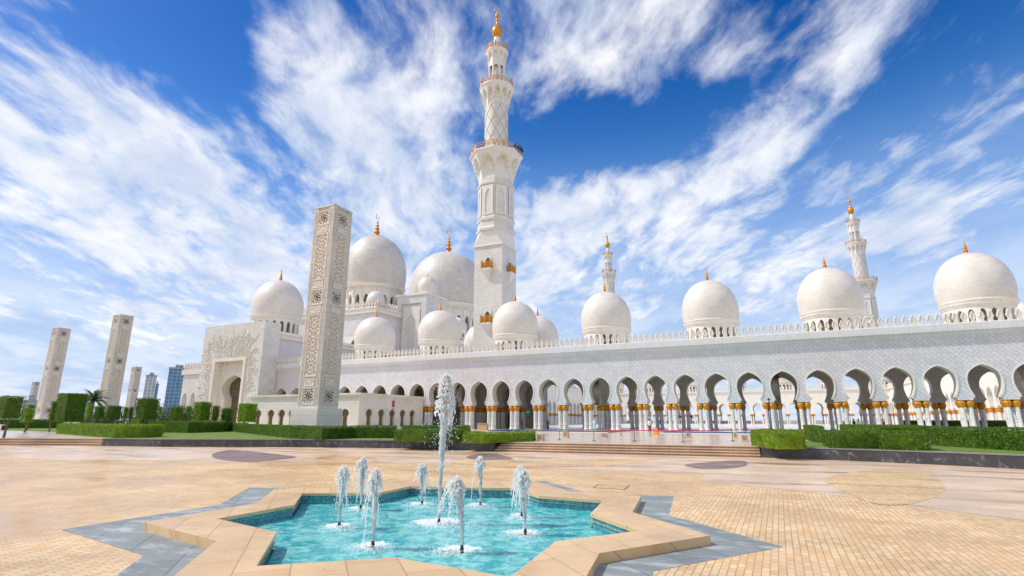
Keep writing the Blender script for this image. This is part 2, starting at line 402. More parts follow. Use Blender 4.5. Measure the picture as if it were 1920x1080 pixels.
# ------------------------------------------------------------------ mesh helpers
class MB:
    def __init__(s): s.v = []; s.f = []; s.uv = []; s.mi = []
    def poly(s, pts, uvs=None, m=0):
        b = len(s.v); s.v += [tuple(p) for p in pts]; s.f.append(tuple(range(b, b + len(pts)))); s.mi.append(m)
        if uvs is None: uvs = autouv(pts)
        s.uv += [tuple(u) for u in uvs]
    def tri_strip(s, rows, uvr=None, m=0, close=False):
        # rows: list of lists of points (grid), shared vertices
        b = len(s.v); n = len(rows[0])
        for r in rows: s.v += [tuple(p) for p in r]
        for i in range(len(rows) - 1):
            for j in range(n if close else n - 1):
                k = (j + 1) % n
                q = (b + i * n + j, b + i * n + k, b + (i + 1) * n + k, b + (i + 1) * n + j)
                s.f.append(q); s.mi.append(m)
                if uvr:
                    uj = uvr[i][j]; uk = uvr[i][j + 1]; u2 = uvr[i + 1][j + 1]; u3 = uvr[i + 1][j]
                    s.uv += [uj, uk, u2, u3]
                else: s.uv += autouv([s.v[x] for x in q])
    def box(s, x0, x1, y0, y1, z0, z1, m=0, skip=''):
        P = lambda a, b, c: (a, b, c)
        if 'f' not in skip: s.poly([P(x0, y0, z0), P(x1, y0, z0), P(x1, y0, z1), P(x0, y0, z1)], m=m)
        if 'b' not in skip: s.poly([P(x1, y1, z0), P(x0, y1, z0), P(x0, y1, z1), P(x1, y1, z1)], m=m)
        if 'l' not in skip: s.poly([P(x0, y1, z0), P(x0, y0, z0), P(x0, y0, z1), P(x0, y1, z1)], m=m)
        if 'r' not in skip: s.poly([P(x1, y0, z0), P(x1, y1, z0), P(x1, y1, z1), P(x1, y0, z1)], m=m)
        if 't' not in skip: s.poly([P(x0, y0, z1), P(x1, y0, z1), P(x1, y1, z1), P(x0, y1, z1)], m=m)
        if 'u' not in skip: s.poly([P(x0, y1, z0), P(x1, y1, z0), P(x1, y0, z0), P(x0, y0, z0)], m=m)
    def lathe(s, prof, n=32, c=(0, 0, 0), m=0, mod=None, a0=0.0, rot=0.0, cap=False):
        rmax = max(p[0] for p in prof); rows = []; uvr = []; arc = 0
        for i, (r, z) in enumerate(prof):
            if i: arc += math.hypot(r - prof[i - 1][0], z - prof[i - 1][1])
            row = []; ur = []
            for j in range(n + 1):
                a = a0 + rot + 2 * PI * j / n
                rr = r * (mod(a, i) if mod else 1)
                if j < n: row.append((c[0] + rr * math.cos(a), c[1] + rr * math.sin(a), c[2] + z))
                ur.append((rmax * 2 * PI * j / n, arc))
            rows.append(row); uvr.append(ur)
        s.tri_strip(rows, uvr, m, close=True)
        if cap:
            s.poly(list(reversed(rows[0])), m=m); s.poly(rows[-1], m=m)
    def prism(s, pts, z0, z1, m=0, mtop=None, bottom=False):
        n = len(pts); run = 0
        for i in range(n):
            a, b = pts[i], pts[(i + 1) % n]; L = math.hypot(b[0] - a[0], b[1] - a[1])
            s.poly([(a[0], a[1], z0), (b[0], b[1], z0), (b[0], b[1], z1), (a[0], a[1], z1)], [(run, z0), (run + L, z0), (run + L, z1), (run, z1)], m); run += L
        s.poly([(p[0], p[1], z1) for p in pts], m=m if mtop is None else mtop)
        if bottom: s.poly([(p[0], p[1], z0) for p in reversed(pts)], m=m)
    def tube(s, pts, rad, n=6, m=0, cap=True):
        rows = []
        for i, p in enumerate(pts):
            p = Vector(p); a = Vector(pts[max(0, i - 1)]); b = Vector(pts[min(len(pts) - 1, i + 1)])
            t = (b - a); t = t.normalized() if t.length > 1e-9 else Vector((0, 0, 1))
            u = t.orthogonal().normalized() if abs(t.z) > .95 else Vector((0, 0, 1)).cross(t).normalized()
            w = t.cross(u); r = rad[i] if isinstance(rad, (list, tuple)) else rad
            rows.append([tuple(p + u * (r * math.cos(2 * PI * k / n)) + w * (r * math.sin(2 * PI * k / n))) for k in range(n)])
        s.tri_strip(rows, None, m, close=True)
        if cap: s.poly(list(reversed(rows[0])), m=m); s.poly(rows[-1], m=m)
    def blob(s, c, r, m=0, st=(1, 1, 1)):
        # small octahedral drop
        o = [(1, 0, 0), (0, 1, 0), (-1, 0, 0), (0, -1, 0), (0, 0, 1), (0, 0, -1)]
        b = len(s.v); s.v += [(c[0] + r * x * st[0], c[1] + r * y * st[1], c[2] + r * z * st[2]) for x, y, z in o]
        for q in ((0, 1, 4), (1, 2, 4), (2, 3, 4), (3, 0, 4), (1, 0, 5), (2, 1, 5), (3, 2, 5), (0, 3, 5)):
            s.f.append(tuple(b + k for k in q)); s.mi.append(m); s.uv += [(0, 0)] * 3
    def build(s, name, mats, parent=None, loc=(0, 0, 0), smooth=None):
        me = bpy.data.meshes.new(name); me.from_pydata(s.v, [], s.f)
        ul = me.uv_layers.new(name='UVMap'); flat = [c for u in s.uv for c in u]; ul.data.foreach_set('uv', flat)
        if not isinstance(mats, (list, tuple)): mats = [mats]
        for mm in mats: me.materials.append(mm)
        if len(mats) > 1: me.polygons.foreach_set('material_index', s.mi)
        if smooth is not None:
            me.polygons.foreach_set('use_smooth', [True] * len(me.polygons)); me.set_sharp_from_angle(angle=R(smooth))
        me.update()
        return link(name, me, parent, loc)


def autouv(pts):
    a, b, c = Vector(pts[0]), Vector(pts[1]), Vector(pts[2])
    n = (b - a).cross(c - a)
    if n.length < 1e-12 and len(pts) > 3: n = (c - a).cross(Vector(pts[3]) - a)
    x, y, z = abs(n.x), abs(n.y), abs(n.z)
    if z >= x and z >= y: return [(p[0], p[1]) for p in pts]
    if y >= x: return [(p[0], p[2]) for p in pts]
    return [(p[1], p[2]) for p in pts]


WL = {}


def link(name, me, parent=None, loc=(0, 0, 0)):
    o = bpy.data.objects.new(name, me); C.objects.link(o)
    loc = Vector(loc)
    if parent is not None:
        o.parent = parent; o.location = loc - WL[parent.name]
    else: o.location = loc
    WL[o.name] = loc
    return o


def thing(name, label, cat, loc=(0, 0, 0), group=None):
    o = bpy.data.objects.new(name, None); C.objects.link(o); o.location = loc; o.empty_display_size = .5
    WL[o.name] = Vector(loc); return tag(o, label, cat, group)


def tag(o, label, cat, group=None):
    o['label'] = label; o['category'] = cat
    if group: o['group'] = group
    return o


def struct(o): o['kind'] = 'structure'; return o


def copy_tree(o, loc, label=None, group=None, rotz=0, scale=None):
    def rec(x, parent):
        c = x.copy(); C.objects.link(c)
        if parent is not None: c.parent = parent
        for ch in list(x.children): rec(ch, c)
        return c
    r = rec(o, None); r.location = loc; r.rotation_euler = (0, 0, rotz)
    if scale: r.scale = scale
    WL[r.name] = Vector(loc)
    if label: r['label'] = label
    if group: r['group'] = group
    return r


def smooth_prof(pts, n=24):
    out = []
    m = len(pts)
    P = lambda i: pts[max(0, min(m - 1, i))]
    seg = m - 1; per = max(1, n // seg)
    for i in range(seg):
        p0, p1, p2, p3 = P(i - 1), P(i), P(i + 1), P(i + 2)
        for k in range(per):
            t = k / per
            out.append(tuple(.5 * ((2 * p1[d]) + (-p0[d] + p2[d]) * t + (2 * p0[d] - 5 * p1[d] + 4 * p2[d] - p3[d]) * t * t + (-p0[d] + 3 * p1[d] - 3 * p2[d] + p3[d]) * t ** 3) for d in (0, 1)))
    out.append(pts[-1]); return out


# horseshoe arch: (half width / bay, height / apex height)
_low = [(.325, 0), (.325, .055), (.275, .075), (.272, .12)]
_up = smooth_prof([(.285, .135), (.335, .25), (.372, .40), (.382, .53), (.366, .66), (.315, .78), (.235, .87), (.13, .945), (.0, 1.0)], 32)
HORSE = _low + _up
KEY = [(.22, 0), (.22, .10)] + smooth_prof([(.20, .12), (.19, .40), (.20, .55), (.27, .66), (.29, .76), (.25, .87), (.14, .95), (0, 1)], 21)
ROUND = [(.30, 0), (.30, .62)] + smooth_prof([(.295, .68), (.26, .81), (.18, .92), (.09, .98), (0, 1)], 16)


def arch_bay(mb, x0, x1, z0, z1, prof, hw, zb, h, F, thick, m=0, mrev=None, back=True, xdiv=1, floor=True):
    """wall bay with an arched opening; F(x, z, d) maps to a point, d = depth behind the front face"""
    cx = (x0 + x1) / 2; mrev = m if mrev is None else mrev
    P = [(w * hw, zb + t * h) for w, t in prof]

    def quad(a, b, c, d, mm=m, rev=False):
        for dep, flip in ((0, False), (thick, True)):
            if dep and not back: continue
            pts = [F(p[0], p[1], dep) for p in (a, b, c, d)]; uv = [(p[0], p[1]) for p in (a, b, c, d)]
            if flip: pts.reverse(); uv.reverse()
            mb.poly(pts, uv, mm)
    for (wa, za), (wb, zb2) in zip(P, P[1:]):
        for sg in (-1, 1):
            xo = x0 if sg < 0 else x1
            a, b, c, d = (xo, za), (cx + sg * wa, za), (cx + sg * wb, zb2), (xo, zb2)
            if sg > 0: a, b, c, d = b, a, d, c
            if abs(zb2 - za) > 1e-6: quad(a, b, c, d)
            e0, e1 = (cx + sg * wa, za), (cx + sg * wb, zb2)
            pts = [F(*e0, 0), F(*e0, thick), F(*e1, thick), F(*e1, 0)]
            uv = [(0, za), (thick, za), (thick, zb2), (0, zb2)]
            if sg > 0: pts.reverse(); uv.reverse()
            mb.poly(pts, uv, mrev)
    zt = P[-1][1]
    for i in range(xdiv):
        a = x0 + (x1 - x0) * i / xdiv; b = x0 + (x1 - x0) * (i + 1) / xdiv
        if z1 > zt + 1e-6: quad((a, zt), (b, zt), (b, z1), (a, z1))
        if zb > z0 + 1e-6: quad((a, z0), (b, z0), (b, zb), (a, zb))
    if floor:
        w0 = P[0][0]
        if zb > z0 + 1e-6:
            mb.poly([F(cx - w0, zb, 0), F(cx + w0, zb, 0), F(cx + w0, zb, thick), F(cx - w0, zb, thick)], m=mrev)
        else:
            for a, b in ((x0, cx - w0), (cx + w0, x1)):
                mb.poly([F(a, zb, thick), F(b, zb, thick), F(b, zb, 0), F(a, zb, 0)], m=mrev)


def arch_rim(mb, cx, hw, zb, h, prof, F, w=.16, proud=.06, m=0):
    P = [(a * hw, zb + t * h) for a, t in prof]
    pts = [(cx - a, z) for a, z in P] + [(cx + a, z) for a, z in reversed(P[:-1])]
    n = len(pts); outer = []
    for i in range(n):
        a = pts[max(0, i - 1)]; b = pts[min(n - 1, i + 1)]
        tx, tz = b[0] - a[0], b[1] - a[1]; L = math.hypot(tx, tz) or 1
        outer.append((pts[i][0] - tz / L * w, pts[i][1] + tx / L * w))
    rows = [[F(p[0], p[1], .02) for p in pts], [F(p[0], p[1], -proud) for p in pts], [F(p[0], p[1], -proud) for p in outer], [F(p[0], p[1], .01) for p in outer]]
    uvr = [[(p[0], p[1]) for p in pts], [(p[0], p[1]) for p in pts], [(p[0], p[1]) for p in outer], [(p[0], p[1]) for p in outer]]
    mb.tri_strip(rows, uvr, m)


def in_poly(x, y, pts):
    c = False; n = len(pts)
    for i in range(n):
        a, b = pts[i], pts[i - 1]
        if (a[1] > y) != (b[1] > y) and x < (b[0] - a[0]) * (y - a[1]) / (b[1] - a[1]) + a[0]: c = not c
    return c


def flat_poly(name, outer, holes, z, material, uvrot=0):
    bm = bmesh.new(); es = []
    for loop in [outer] + holes:
        vs = [bm.verts.new((p[0], p[1], 0)) for p in loop]
        for i in range(len(vs)): es.append(bm.edges.new((vs[i - 1], vs[i])))
    bmesh.ops.triangle_fill(bm, use_beauty=True, use_dissolve=False, edges=es)
    for hl in holes:
        kill = [f for f in bm.faces if in_poly(f.calc_center_median().x, f.calc_center_median().y, hl)]
        bmesh.ops.delete(bm, geom=kill, context='FACES')
    for f in bm.faces:
        f.normal_update()
        if f.normal.z < 0: f.normal_flip()
    ul = bm.loops.layers.uv.new('UVMap')
    for f in bm.faces:
        for l in f.loops: l[ul].uv = (l.vert.co.x, l.vert.co.y)
    me = bpy.data.meshes.new(name); bm.to_mesh(me); bm.free(); me.materials.append(material)
    return link(name, me, None, (0, 0, z))


# ------------------------------------------------------------------ ground, plaza, terrace
RT = .6            # terrace level
STAR_IN = [(408, 972.5), (519, 997.5), (481, 1061), (739, 1045), None, (1042, 1015), (1198, 995), (1107, 963), (1131, 938.5), (1009, 929.5), (959, 915), None, (770, 911.5), (711, 924), (567, 925), (552, 946.6)]
STAR_OUT = [(269, 979), (406, 1014), None, None, None, (1124, 1037), (1332, 1004), (1186, 960), (1202, 930), None, None, None, None, None, (516, 916), (481, 943.5)]
STAR_SL = [(115, 993), (270, 1041), None, None, None, (1225, 1070.5), (1468, 1025), (1254, 966), (1263, 930.5), None, None, None, None, None, (467, 914), (411, 946.5)]


def star(px, zz, sc):
    # an eight pointed star (two crossed squares); corners seen in the photo sit where they were seen
    a11, a12, a21, a22, cx, cy = -3.39, -3.31, 3.97, -4.22, -7.43, 11.38
    out = []
    for k in range(16):
        a = R(22.5 * k); r = (1.0 if k % 2 == 0 else .772) * sc
        p = (r * (math.cos(a) * a11 + math.sin(a) * a21) + cx, r * (math.cos(a) * a12 + math.sin(a) * a22) + cy)
        if px[k]:
            q = onz(*px[k], zz); p = (q.x, q.y)
        out.append(p)
    return out


ZC = .16
star_in = star(STAR_IN, ZC, 1.0); star_out = star(STAR_OUT, ZC, 1.30); star_sl = star(STAR_SL, .004, 1.56)
PLZ = [(-400, -120), (250, -120), (250, 60), (-400, 60)]
plaza = struct(flat_poly('plaza_paving', PLZ, [star_in], 0.0, M_PAVE))
slate = struct(flat_poly('slate_paving', star_sl, [star_out], .004, M_SLATE))
FC = (-7.5, 11.5)


def ring_poly(name, r0, r1, a0, a1, z, material, n=64):
    mb = MB(); rows = []
    for r in (r0, r1): rows.append([(FC[0] + r * math.cos(a0 + (a1 - a0) * i / n), FC[1] + r * math.sin(a0 + (a1 - a0) * i / n), 0) for i in range(n + 1)])
    rows.reverse() if a1 < a0 else None
    mb.tri_strip([rows[0], rows[1]]); o = mb.build(name, material, None, (0, 0, z)); return struct(o)


KERB_L = [(-54.3, 29.2), (-47.6, 30.2), (-43.5, 32.1), (-34.7, 35.4), (-25.7, 37.3), (-19.0, 36.6)]
KERB_R = [(-1.15, 37.4), (1.2, 37.3), (3.6, 36.5), (7.0, 35.3), (10.0, 33.8), (16, 29.5), (24, 22), (30, 12), (33, 0), (34, -20)]
STEP_L = [(-70, 23.5), (-54.3, 29.2)]
# pale band following the kerb, and a second one round the star; tile leaves between
front = [STEP_L[0]] + KERB_L + KERB_R
inner = []
for x, y in front:
    d = math.hypot(x - FC[0], y - FC[1]); k = min(d - 1.0, max(11.5 if x > 3 else 14.0, d * (.42 if x > 3 else .50))) / d
    inner.append((FC[0] + (x - FC[0]) * k, FC[1] + (y - FC[1]) * k))
mb = MB(); mb.tri_strip([[(x, y, 0) for x, y in inner], [(x, y, 0) for x, y in front]])
band = struct(mb.build('marble_paving', M_BAND, None, (0, 0, .004)))
# lens-shaped tile inlays
def leaf_poly(a, b, w, n=18):
    a, b = Vector((a[0], a[1])), Vector((b[0], b[1])); d = b - a; p = Vector((-d.y, d.x)).normalized()
    up = [a + d * (i / n) + p * (w * math.sin(PI * (i / n) ** 0.8)) for i in range(n + 1)]
    dn = [a + d * (i / n) - p * (w * math.sin(PI * (i / n) ** 0.8)) for i in range(n - 1, 0, -1)]
    return [tuple(q) for q in up + dn]
for a, b, w in [((-12.5, 24.5), (-6.5, 33.5), 2.2), ((-13, 22.0), (-17, 34), 1.6), ((-20, 23), (-27, 29), 1.8)]:
    struct(flat_poly('tile_paving', leaf_poly(a, b, w), [], .008, M_PAVE))
def px_leaf(px):
    w = [onz(*q, .012) for q in px]; pts = [(q.x, q.y) for q in w]; out = []
    n = len(pts)
    for i in range(n):
        p0, p1, p2, p3 = pts[i - 1], pts[i], pts[(i + 1) % n], pts[(i + 2) % n]
        for k in range(5):
            t = k / 5
            out.append(tuple(.5 * ((2 * p1[d]) + (-p0[d] + p2[d]) * t + (2 * p0[d] - 5 * p1[d] + 4 * p2[d] - p3[d]) * t * t + (-p0[d] + 3 * p1[d] - 3 * p2[d] + p3[d]) * t ** 3) for d in (0, 1)))
    return out
for pl in ([(397, 853), (410, 847), (432, 844), (480, 847), (530, 853), (556, 857), (520, 862), (468, 866), (410, 861)],
           [(1284, 871), (1330, 866.5), (1375, 863.5), (1398, 865), (1401, 871), (1385, 876), (1350, 879), (1308, 878)],
           [(874, 857), (893, 852), (915, 850.5), (940, 853), (961, 860.5), (925, 862.5), (893, 862)]):
    struct(flat_poly('porphyry_paving', px_leaf(pl), [], .012, M_PURPLE))

struct(flat_poly('tile_paving', px_leaf([(1545, 898), (1590, 886), (1650, 880), (1710, 884), (1752, 894), (1771, 909), (1766, 924), (1735, 938), (1690, 946), (1640, 944), (1590, 926), (1560, 910)]), [], .008, M_PAVE2))
# terrace: everything behind the kerb, one sheet to the horizon
step_front_l, step_front_r = (-19.0, 36.6), (-1.15, 37.4)
TREAD = .38
terr_front = [(-70 - 1, 24.6)] + [(-54.6, 30.3)] + [(x - .05, y + .3) for x, y in KERB_L[1:5]] + [(-19.3, 37.9), (-1.0, 38.7)] + [(x + .1, y + .3) for x, y in KERB_R[1:]]
terrace = struct(flat_poly('terrace_paving', [(-400, 24.6 - 40)] + terr_front + [(120, -20), (120, 89), (-400, 89)], [], RT, M_TERRACE))
flat = flat_poly('ground', [(-9000, -3000), (9000, -3000), (9000, 12000), (-9000, 12000)], [[(-399, -119), (249, -119), (249, 59.5), (-399, 59.5)]], -.05, M_GROUND); struct(flat)
hi = struct(flat_poly('district_ground', [(-9000, 88.5), (9000, 88.5), (9000, 12000), (-9000, 12000)], [], RT - .02, M_GROUND))
court = struct(flat_poly('courtyard_floor', [(-95, 89.5), (60, 89.5), (60, 262), (-95, 262)], [], RT + .006, M_FLOORW))


def wall_strip(name, line, w, z0, z1, mats):
    n = len(line); off = []
    for i in range(n):
        a = Vector(line[max(0, i - 1)]); b = Vector(line[min(n - 1, i + 1)]); t = (b - a).normalized(); off.append(Vector((-t.y, t.x)))
    mb = MB(); run = 0
    for i in range(n - 1):
        a, b = Vector(line[i]), Vector(line[i + 1]); L = (b - a).length; a2, b2 = a + off[i] * w, b + off[i + 1] * w
        mb.poly([(*a, z0), (*b, z0), (*b, z1), (*a, z1)], [(run, z0), (run + L, z0), (run + L, z1), (run, z1)], 0)
        mb.poly([(*b2, z0), (*a2, z0), (*a2, z1), (*b2, z1)], None, 0)
        run += L
    for i in (0, n - 1):
        a = Vector(line[i]); a2 = a + off[i] * w; mb.poly([(*a, z0), (*a2, z0), (*a2, z1), (*a, z1)], None, 0)
    body = mb
    cap = MB()
    for i in range(n - 1):
        a, b = Vector(line[i]), Vector(line[i + 1]); a0, b0 = a - off[i] * .03, b - off[i + 1] * .03; a2, b2 = a + off[i] * (w + .03), b + off[i + 1] * (w + .03)
        cap.poly([(*a0, z1 + .05), (*b0, z1 + .05), (*b2, z1 + .05), (*a2, z1 + .05)])
        cap.poly([(*a0, z1), (*b0, z1), (*b0, z1 + .05), (*a0, z1 + .05)]); cap.poly([(*b2, z1), (*a2, z1), (*a2, z1 + .05), (*b2, z1 + .05)])
        cap.poly([(*a2, z1), (*b2, z1), (*b0, z1), (*a0, z1)])
    for i in (0, n - 1):
        a = Vector(line[i]); a0 = a - off[i] * .03; a2 = a + off[i] * (w + .03); cap.poly([(*a0, z1), (*a2, z1), (*a2, z1 + .05), (*a0, z1 + .05)])
    return body, cap


for line, lab in ((KERB_L + [(-19.3, 38.4)], 'long dark veined granite planter wall under the left hedges, left of the central steps'), ([(-1.0, 39.2)] + KERB_R, 'dark granite planter wall curving along the right hedges')):
    t = thing('planter_wall', lab, 'wall', (line[0][0], line[0][1], 0), 'granite planter walls')
    b, c = wall_strip('wall', line, .36, 0, RT, None)
    ox = Vector((line[0][0], line[0][1], 0))
    for q in (b, c): q.v = [tuple(Vector(v) - ox) for v in q.v]
    b.build('wall_body', M_GRANITE, t, ox); c.build('coping', M_KERBTOP, t, ox)


def steps(label, a, b, nst, tread):
    a, b = Vector(a), Vector(b); d = (b - a).normalized(); p = Vector((-d.y, d.x))
    t = thing('steps', label, 'steps', (a.x, a.y, 0), 'stone steps')
    L = (b - a).length
    for i in range(nst):
        z0, z1 = RT / nst * i, RT / nst * (i + 1); mb = MB(); y0 = tread * i; y1 = tread * nst + .3
        def W(x, y, z): q = d * x + p * y; return (q.x, q.y, z)
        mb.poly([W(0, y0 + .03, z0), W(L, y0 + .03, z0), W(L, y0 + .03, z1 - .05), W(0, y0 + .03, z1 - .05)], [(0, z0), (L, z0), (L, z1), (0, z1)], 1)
        mb.poly([W(0, y0, z1 - .05), W(L, y0, z1 - .05), W(L, y0, z1), W(0, y0, z1)], [(0, 0), (L, 0), (L, .05), (0, .05)], 0)
        mb.poly([W(0, y0, z1), W(L, y0, z1), W(L, y1, z1), W(0, y1, z1)], [(0, y0), (L, y0), (L, y1), (0, y1)], 0)
        mb.poly([W(0, y0 + .03, z1 - .05), W(L, y0 + .03, z1 - .05), W(L, y0, z1 - .05), W(0, y0, z1 - .05)], None, 0)
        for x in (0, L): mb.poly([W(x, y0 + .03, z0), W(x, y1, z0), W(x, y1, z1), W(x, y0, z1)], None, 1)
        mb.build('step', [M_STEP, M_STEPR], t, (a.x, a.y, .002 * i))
    return t


steps('wide flight of tan stone steps leading up to the arcade, between the two planter walls', (-18.95, 36.62), (-1.2, 37.42), 4, TREAD)
steps('flight of brown stone steps at the left edge, beside the bright hedge', (-78, 20.6), (-54.35, 29.2), 3, .40)

# lawns
struct(flat_poly('lawn', [(-54, 30.6), (-47.5, 31.0), (-43.4, 32.9), (-34.6, 36.2), (-25.6, 38.1), (-21.5, 38.3), (-21.5, 49), (-58, 66), (-150, 66), (-150, 52), (-72, 40)], [], RT + .010, M_LAWN))
struct(flat_poly('lawn', [(1.2, 38.1), (3.7, 37.3), (7.2, 36.1), (10.3, 34.6), (16.5, 30.2), (25, 22.5), (60, 22), (60, 66), (8, 66), (1.2, 48)], [], RT + .010, M_LAWN))

# ------------------------------------------------------------------ fountain
def fountain():
    t = thing('fountain_basin', 'eight pointed star fountain basin with sandstone coping and turquoise water', 'fountain', (FC[0], FC[1], 0))
    O = Vector((FC[0], FC[1], 0)); L = lambda pts: [(p[0] - O.x, p[1] - O.y) for p in pts]
    a, b = L(star_in), L(star_out)
    mb = MB(); n = 16; lip = .03; run = 0
    for i in range(n):
        j = (i + 1) % n
        mb.poly([(*a[i], ZC), (*b[i], ZC), (*b[j], ZC), (*a[j], ZC)])
        mb.poly([(*b[i], 0), (*b[j], 0), (*b[j], ZC), (*b[i], ZC)])
        mb.poly([(*a[j], ZC - .07), (*a[i], ZC - .07), (*a[i], ZC), (*a[j], ZC)])
    cp = mb.build('coping', M_COPING, t, O)
    mb = MB(); run = 0
    for i in range(n):
        j = (i + 1) % n; k = 1.012
        p, q = (a[i][0] * k, a[i][1] * k), (a[j][0] * k, a[j][1] * k); d = math.hypot(q[0] - p[0], q[1] - p[1])
        mb.poly([(*q, -.75), (*p, -.75), (*p, ZC - .07), (*q, ZC - .07)], [(run + d, -.75), (run, -.75), (run, ZC), (run + d, ZC)]); run += d
        mb.poly([(*a[i], ZC - .07), (*a[j], ZC - .07), (*q, ZC - .07), (*p, ZC - .07)])
    mb.poly([(x, y, -.75) for x, y in a]); mb.build('mosaic_wall', M_MOSAIC, t, O)


fountain()
ZW = -.13
water = struct(flat_poly('water', star_in, [], ZW, M_WATER))


def jet(label, px, py, top, seed, big=False, lean=(0, 0), nfall=10, group='small jets of the star fountain'):
    rnd = random.Random(seed)
    b = onz(px, py, ZW + .06); b.z = ZW
    d = math.hypot(b.x, b.y); H = ond(px, top, d).z - ZW
    t = thing('fountain_jet', label, 'water jet', b, None if big else group)
    mb = MB(); mb.lathe([(.0, -.4), (.035, -.4), (.035, .08), (.028, .10), (.028, .13), (.0, .13)], 10)
    mb.build('nozzle', M_IRON, t, b, 40)
    st = MB(); sp = MB(); r0 = .044 if big else .034
    lx, ly = lean
    # rising core: several ragged strands twisting together
    for k in range(13 if big else 9):
        pts = []; rad = []; n = 34 if big else 22; ph = rnd.random() * 6.28; f = rnd.uniform(.75, 1.0) * (H - .1)
        for i in range(n + 1):
            s = i / n; z = .12 + f * s
            wob = (.012 + .06 * s ** 1.6 * (1.25 if big else 1.0)) * (0.4 + .6 * rnd.random())
            ph += rnd.uniform(-.8, .8)
            pts.append((math.cos(ph) * wob + lx * s * s, math.sin(ph) * wob + ly * s * s, z))
            rad.append(max(.004, r0 * (.55 + 1.25 * s * (1 - .35 * s)) * rnd.uniform(.45, 1.05) * (1 if s < .93 else .55)))
        st.tube(pts, rad, 6)
    # crown of the plume
    for k in range(900 if big else 240):
        s = rnd.random() ** .6; a = rnd.random() * 6.28
        rr = (.23 if big else .15) * math.sqrt(rnd.random()) * (1.15 - s * .35) * (1 - .72 * s ** 4); z = H * (1 - (.30 if big else .24) * (1 - s)) + rnd.uniform(-.02, .02)
        st.blob((math.cos(a) * rr + lx, math.sin(a) * rr + ly, z), rnd.uniform(.012, .034), 0, (1, 1, rnd.uniform(1, 2.4)))
    # falling curtains
    for k in range(nfall):
        a = rnd.random() * 6.28; R0 = rnd.uniform(.08, .32) if not big else rnd.uniform(.04, .20); top_z = H * rnd.uniform(.86, .99); q = []
        fall = rnd.uniform(.35, 1.0) if not big else rnd.uniform(.3, .62); n = 16; rad = []
        for i in range(n + 1):
            s = i / n * fall; x = R0 * s ** .6
            z = top_z * (1 - s * s)
            q.append((lx + math.cos(a) * x + lx * 1.6 * s + rnd.uniform(-.008, .008), ly + math.sin(a) * x + ly * 1.6 * s + rnd.uniform(-.008, .008), max(.0, z)))
            rad.append(rnd.uniform(.005, .017) * (1.1 - .5 * i / n))
        if not big or k % 3 == 0: st.tube(q, rad, 5)
        for p in q[3:]:
            for _ in range(3 if not big else 5):
                sp.blob((p[0] + rnd.gauss(0, .03), p[1] + rnd.gauss(0, .03), max(.01, p[2] + rnd.gauss(0, .05))), rnd.uniform(.004, .012), 0, (1, 1, rnd.uniform(1, 2.6)))
    # loose drops
    for k in range(1500 if big else 200):
        s = rnd.random(); z = H * (1.0 - s * s * .98) ; rr = abs(rnd.gauss(0, (.08 + .20 * s) if big else (.05 + .15 * s)))
        a = rnd.random() * 6.28
        sp.blob((lx * (1 + s) + math.cos(a) * rr - (.22 * s * rnd.random() if big else 0), ly * (1 + s) + math.sin(a) * rr, z), rnd.uniform(.004, .013), 0, (1, 1, rnd.uniform(1, 2.2)))
    st.build('water_column', M_SPRAY, t, b, 60)
    q = sp.build('spray', M_SPRAY, t, b); q['kind'] = 'stuff'
    fm = MB(); W = .8 if big else .46
    for k in range(1500 if big else 700):
        a = rnd.random() * 6.28; rr = W * rnd.random() ** .7
        c = (lx * 2.2 + math.cos(a) * rr * 1.25, ly * 2.2 + math.sin(a) * rr, rnd.random() ** 3 * .07)
        e = rnd.uniform(.006, .024) * (1.2 - rr / W * .8)
        fm.blob(c, e, 0, (rnd.uniform(.8, 2.0), rnd.uniform(.8, 2.0), rnd.uniform(.25, .8)))
    q = fm.build('foam', M_SPRAY, t, b); q['kind'] = 'stuff'


jet('tall central water jet of the fountain, reaching higher than the arcade capitals', 823, 978, 703, 1, True, (.07, .02), 26)
jet('drooping white jet farthest left in the basin', 636, 985, 876, 2, lean=(.02, -.01), nfall=12)
jet('strong white jet in front left of the basin, nearest the coping corner', 699, 1022, 883, 3, lean=(-.03, -.01), nfall=12)
jet('thin ragged jet standing behind the two left jets', 676, 952, 860, 4, lean=(-.02, 0), nfall=9)
jet('short jet behind and left of the tall central jet', 791, 944, 872, 5, lean=(-.03, 0), nfall=10)
jet('forked jet in front and right of the tall central jet', 866, 1030, 897, 6, lean=(-.10, -.03), nfall=10)
jet('slender jet with a small rounded head behind and right of the central jet', 901, 946, 858, 7, lean=(-.03, 0), nfall=2)
jet('broad white jet farthest right in the basin', 985, 998, 884, 8, lean=(-.04, 0), nfall=14)
jet('jet half hidden behind the rightmost jet of the basin', 978, 966, 876, 9, lean=(-.03, 0), nfall=10)

# ------------------------------------------------------------------ building parts
def dome_prof(Rm, z0, z1, n=22):
    zc = z0 + (z1 - z0) * .27; out = []
    for i in range(5):
        s = i / 5; out.append((Rm * (.955 + .045 * math.sin(s * PI / 2)), z0 + (zc - z0) * s))
    for i in range(n + 1):
        t = i / n * PI / 2; out.append((max(.02, Rm * math.cos(t) ** .93), zc + (z1 - zc) * math.sin(t) ** 1.0))
    return out


_cache = {}


def finial_mesh(s):
    k = ('fin', s)
    if k not in _cache:
        mb = MB(); p = [(1.0, -.12), (.86, .02), (.5, .12), (.26, .22), (.20, .42), (.34, .58), (.20, .74), (.16, .86), (.27, 1.0), (.15, 1.14), (.12, 1.26), (.20, 1.38), (.10, 1.52), (.07, 1.7), (.12, 1.78), (.05, 1.9), (.015, 2.3)]
        mb.lathe([(r * s, z * s) for r, z in p], 16)
        _cache[k] = mb
    return _cache[k]


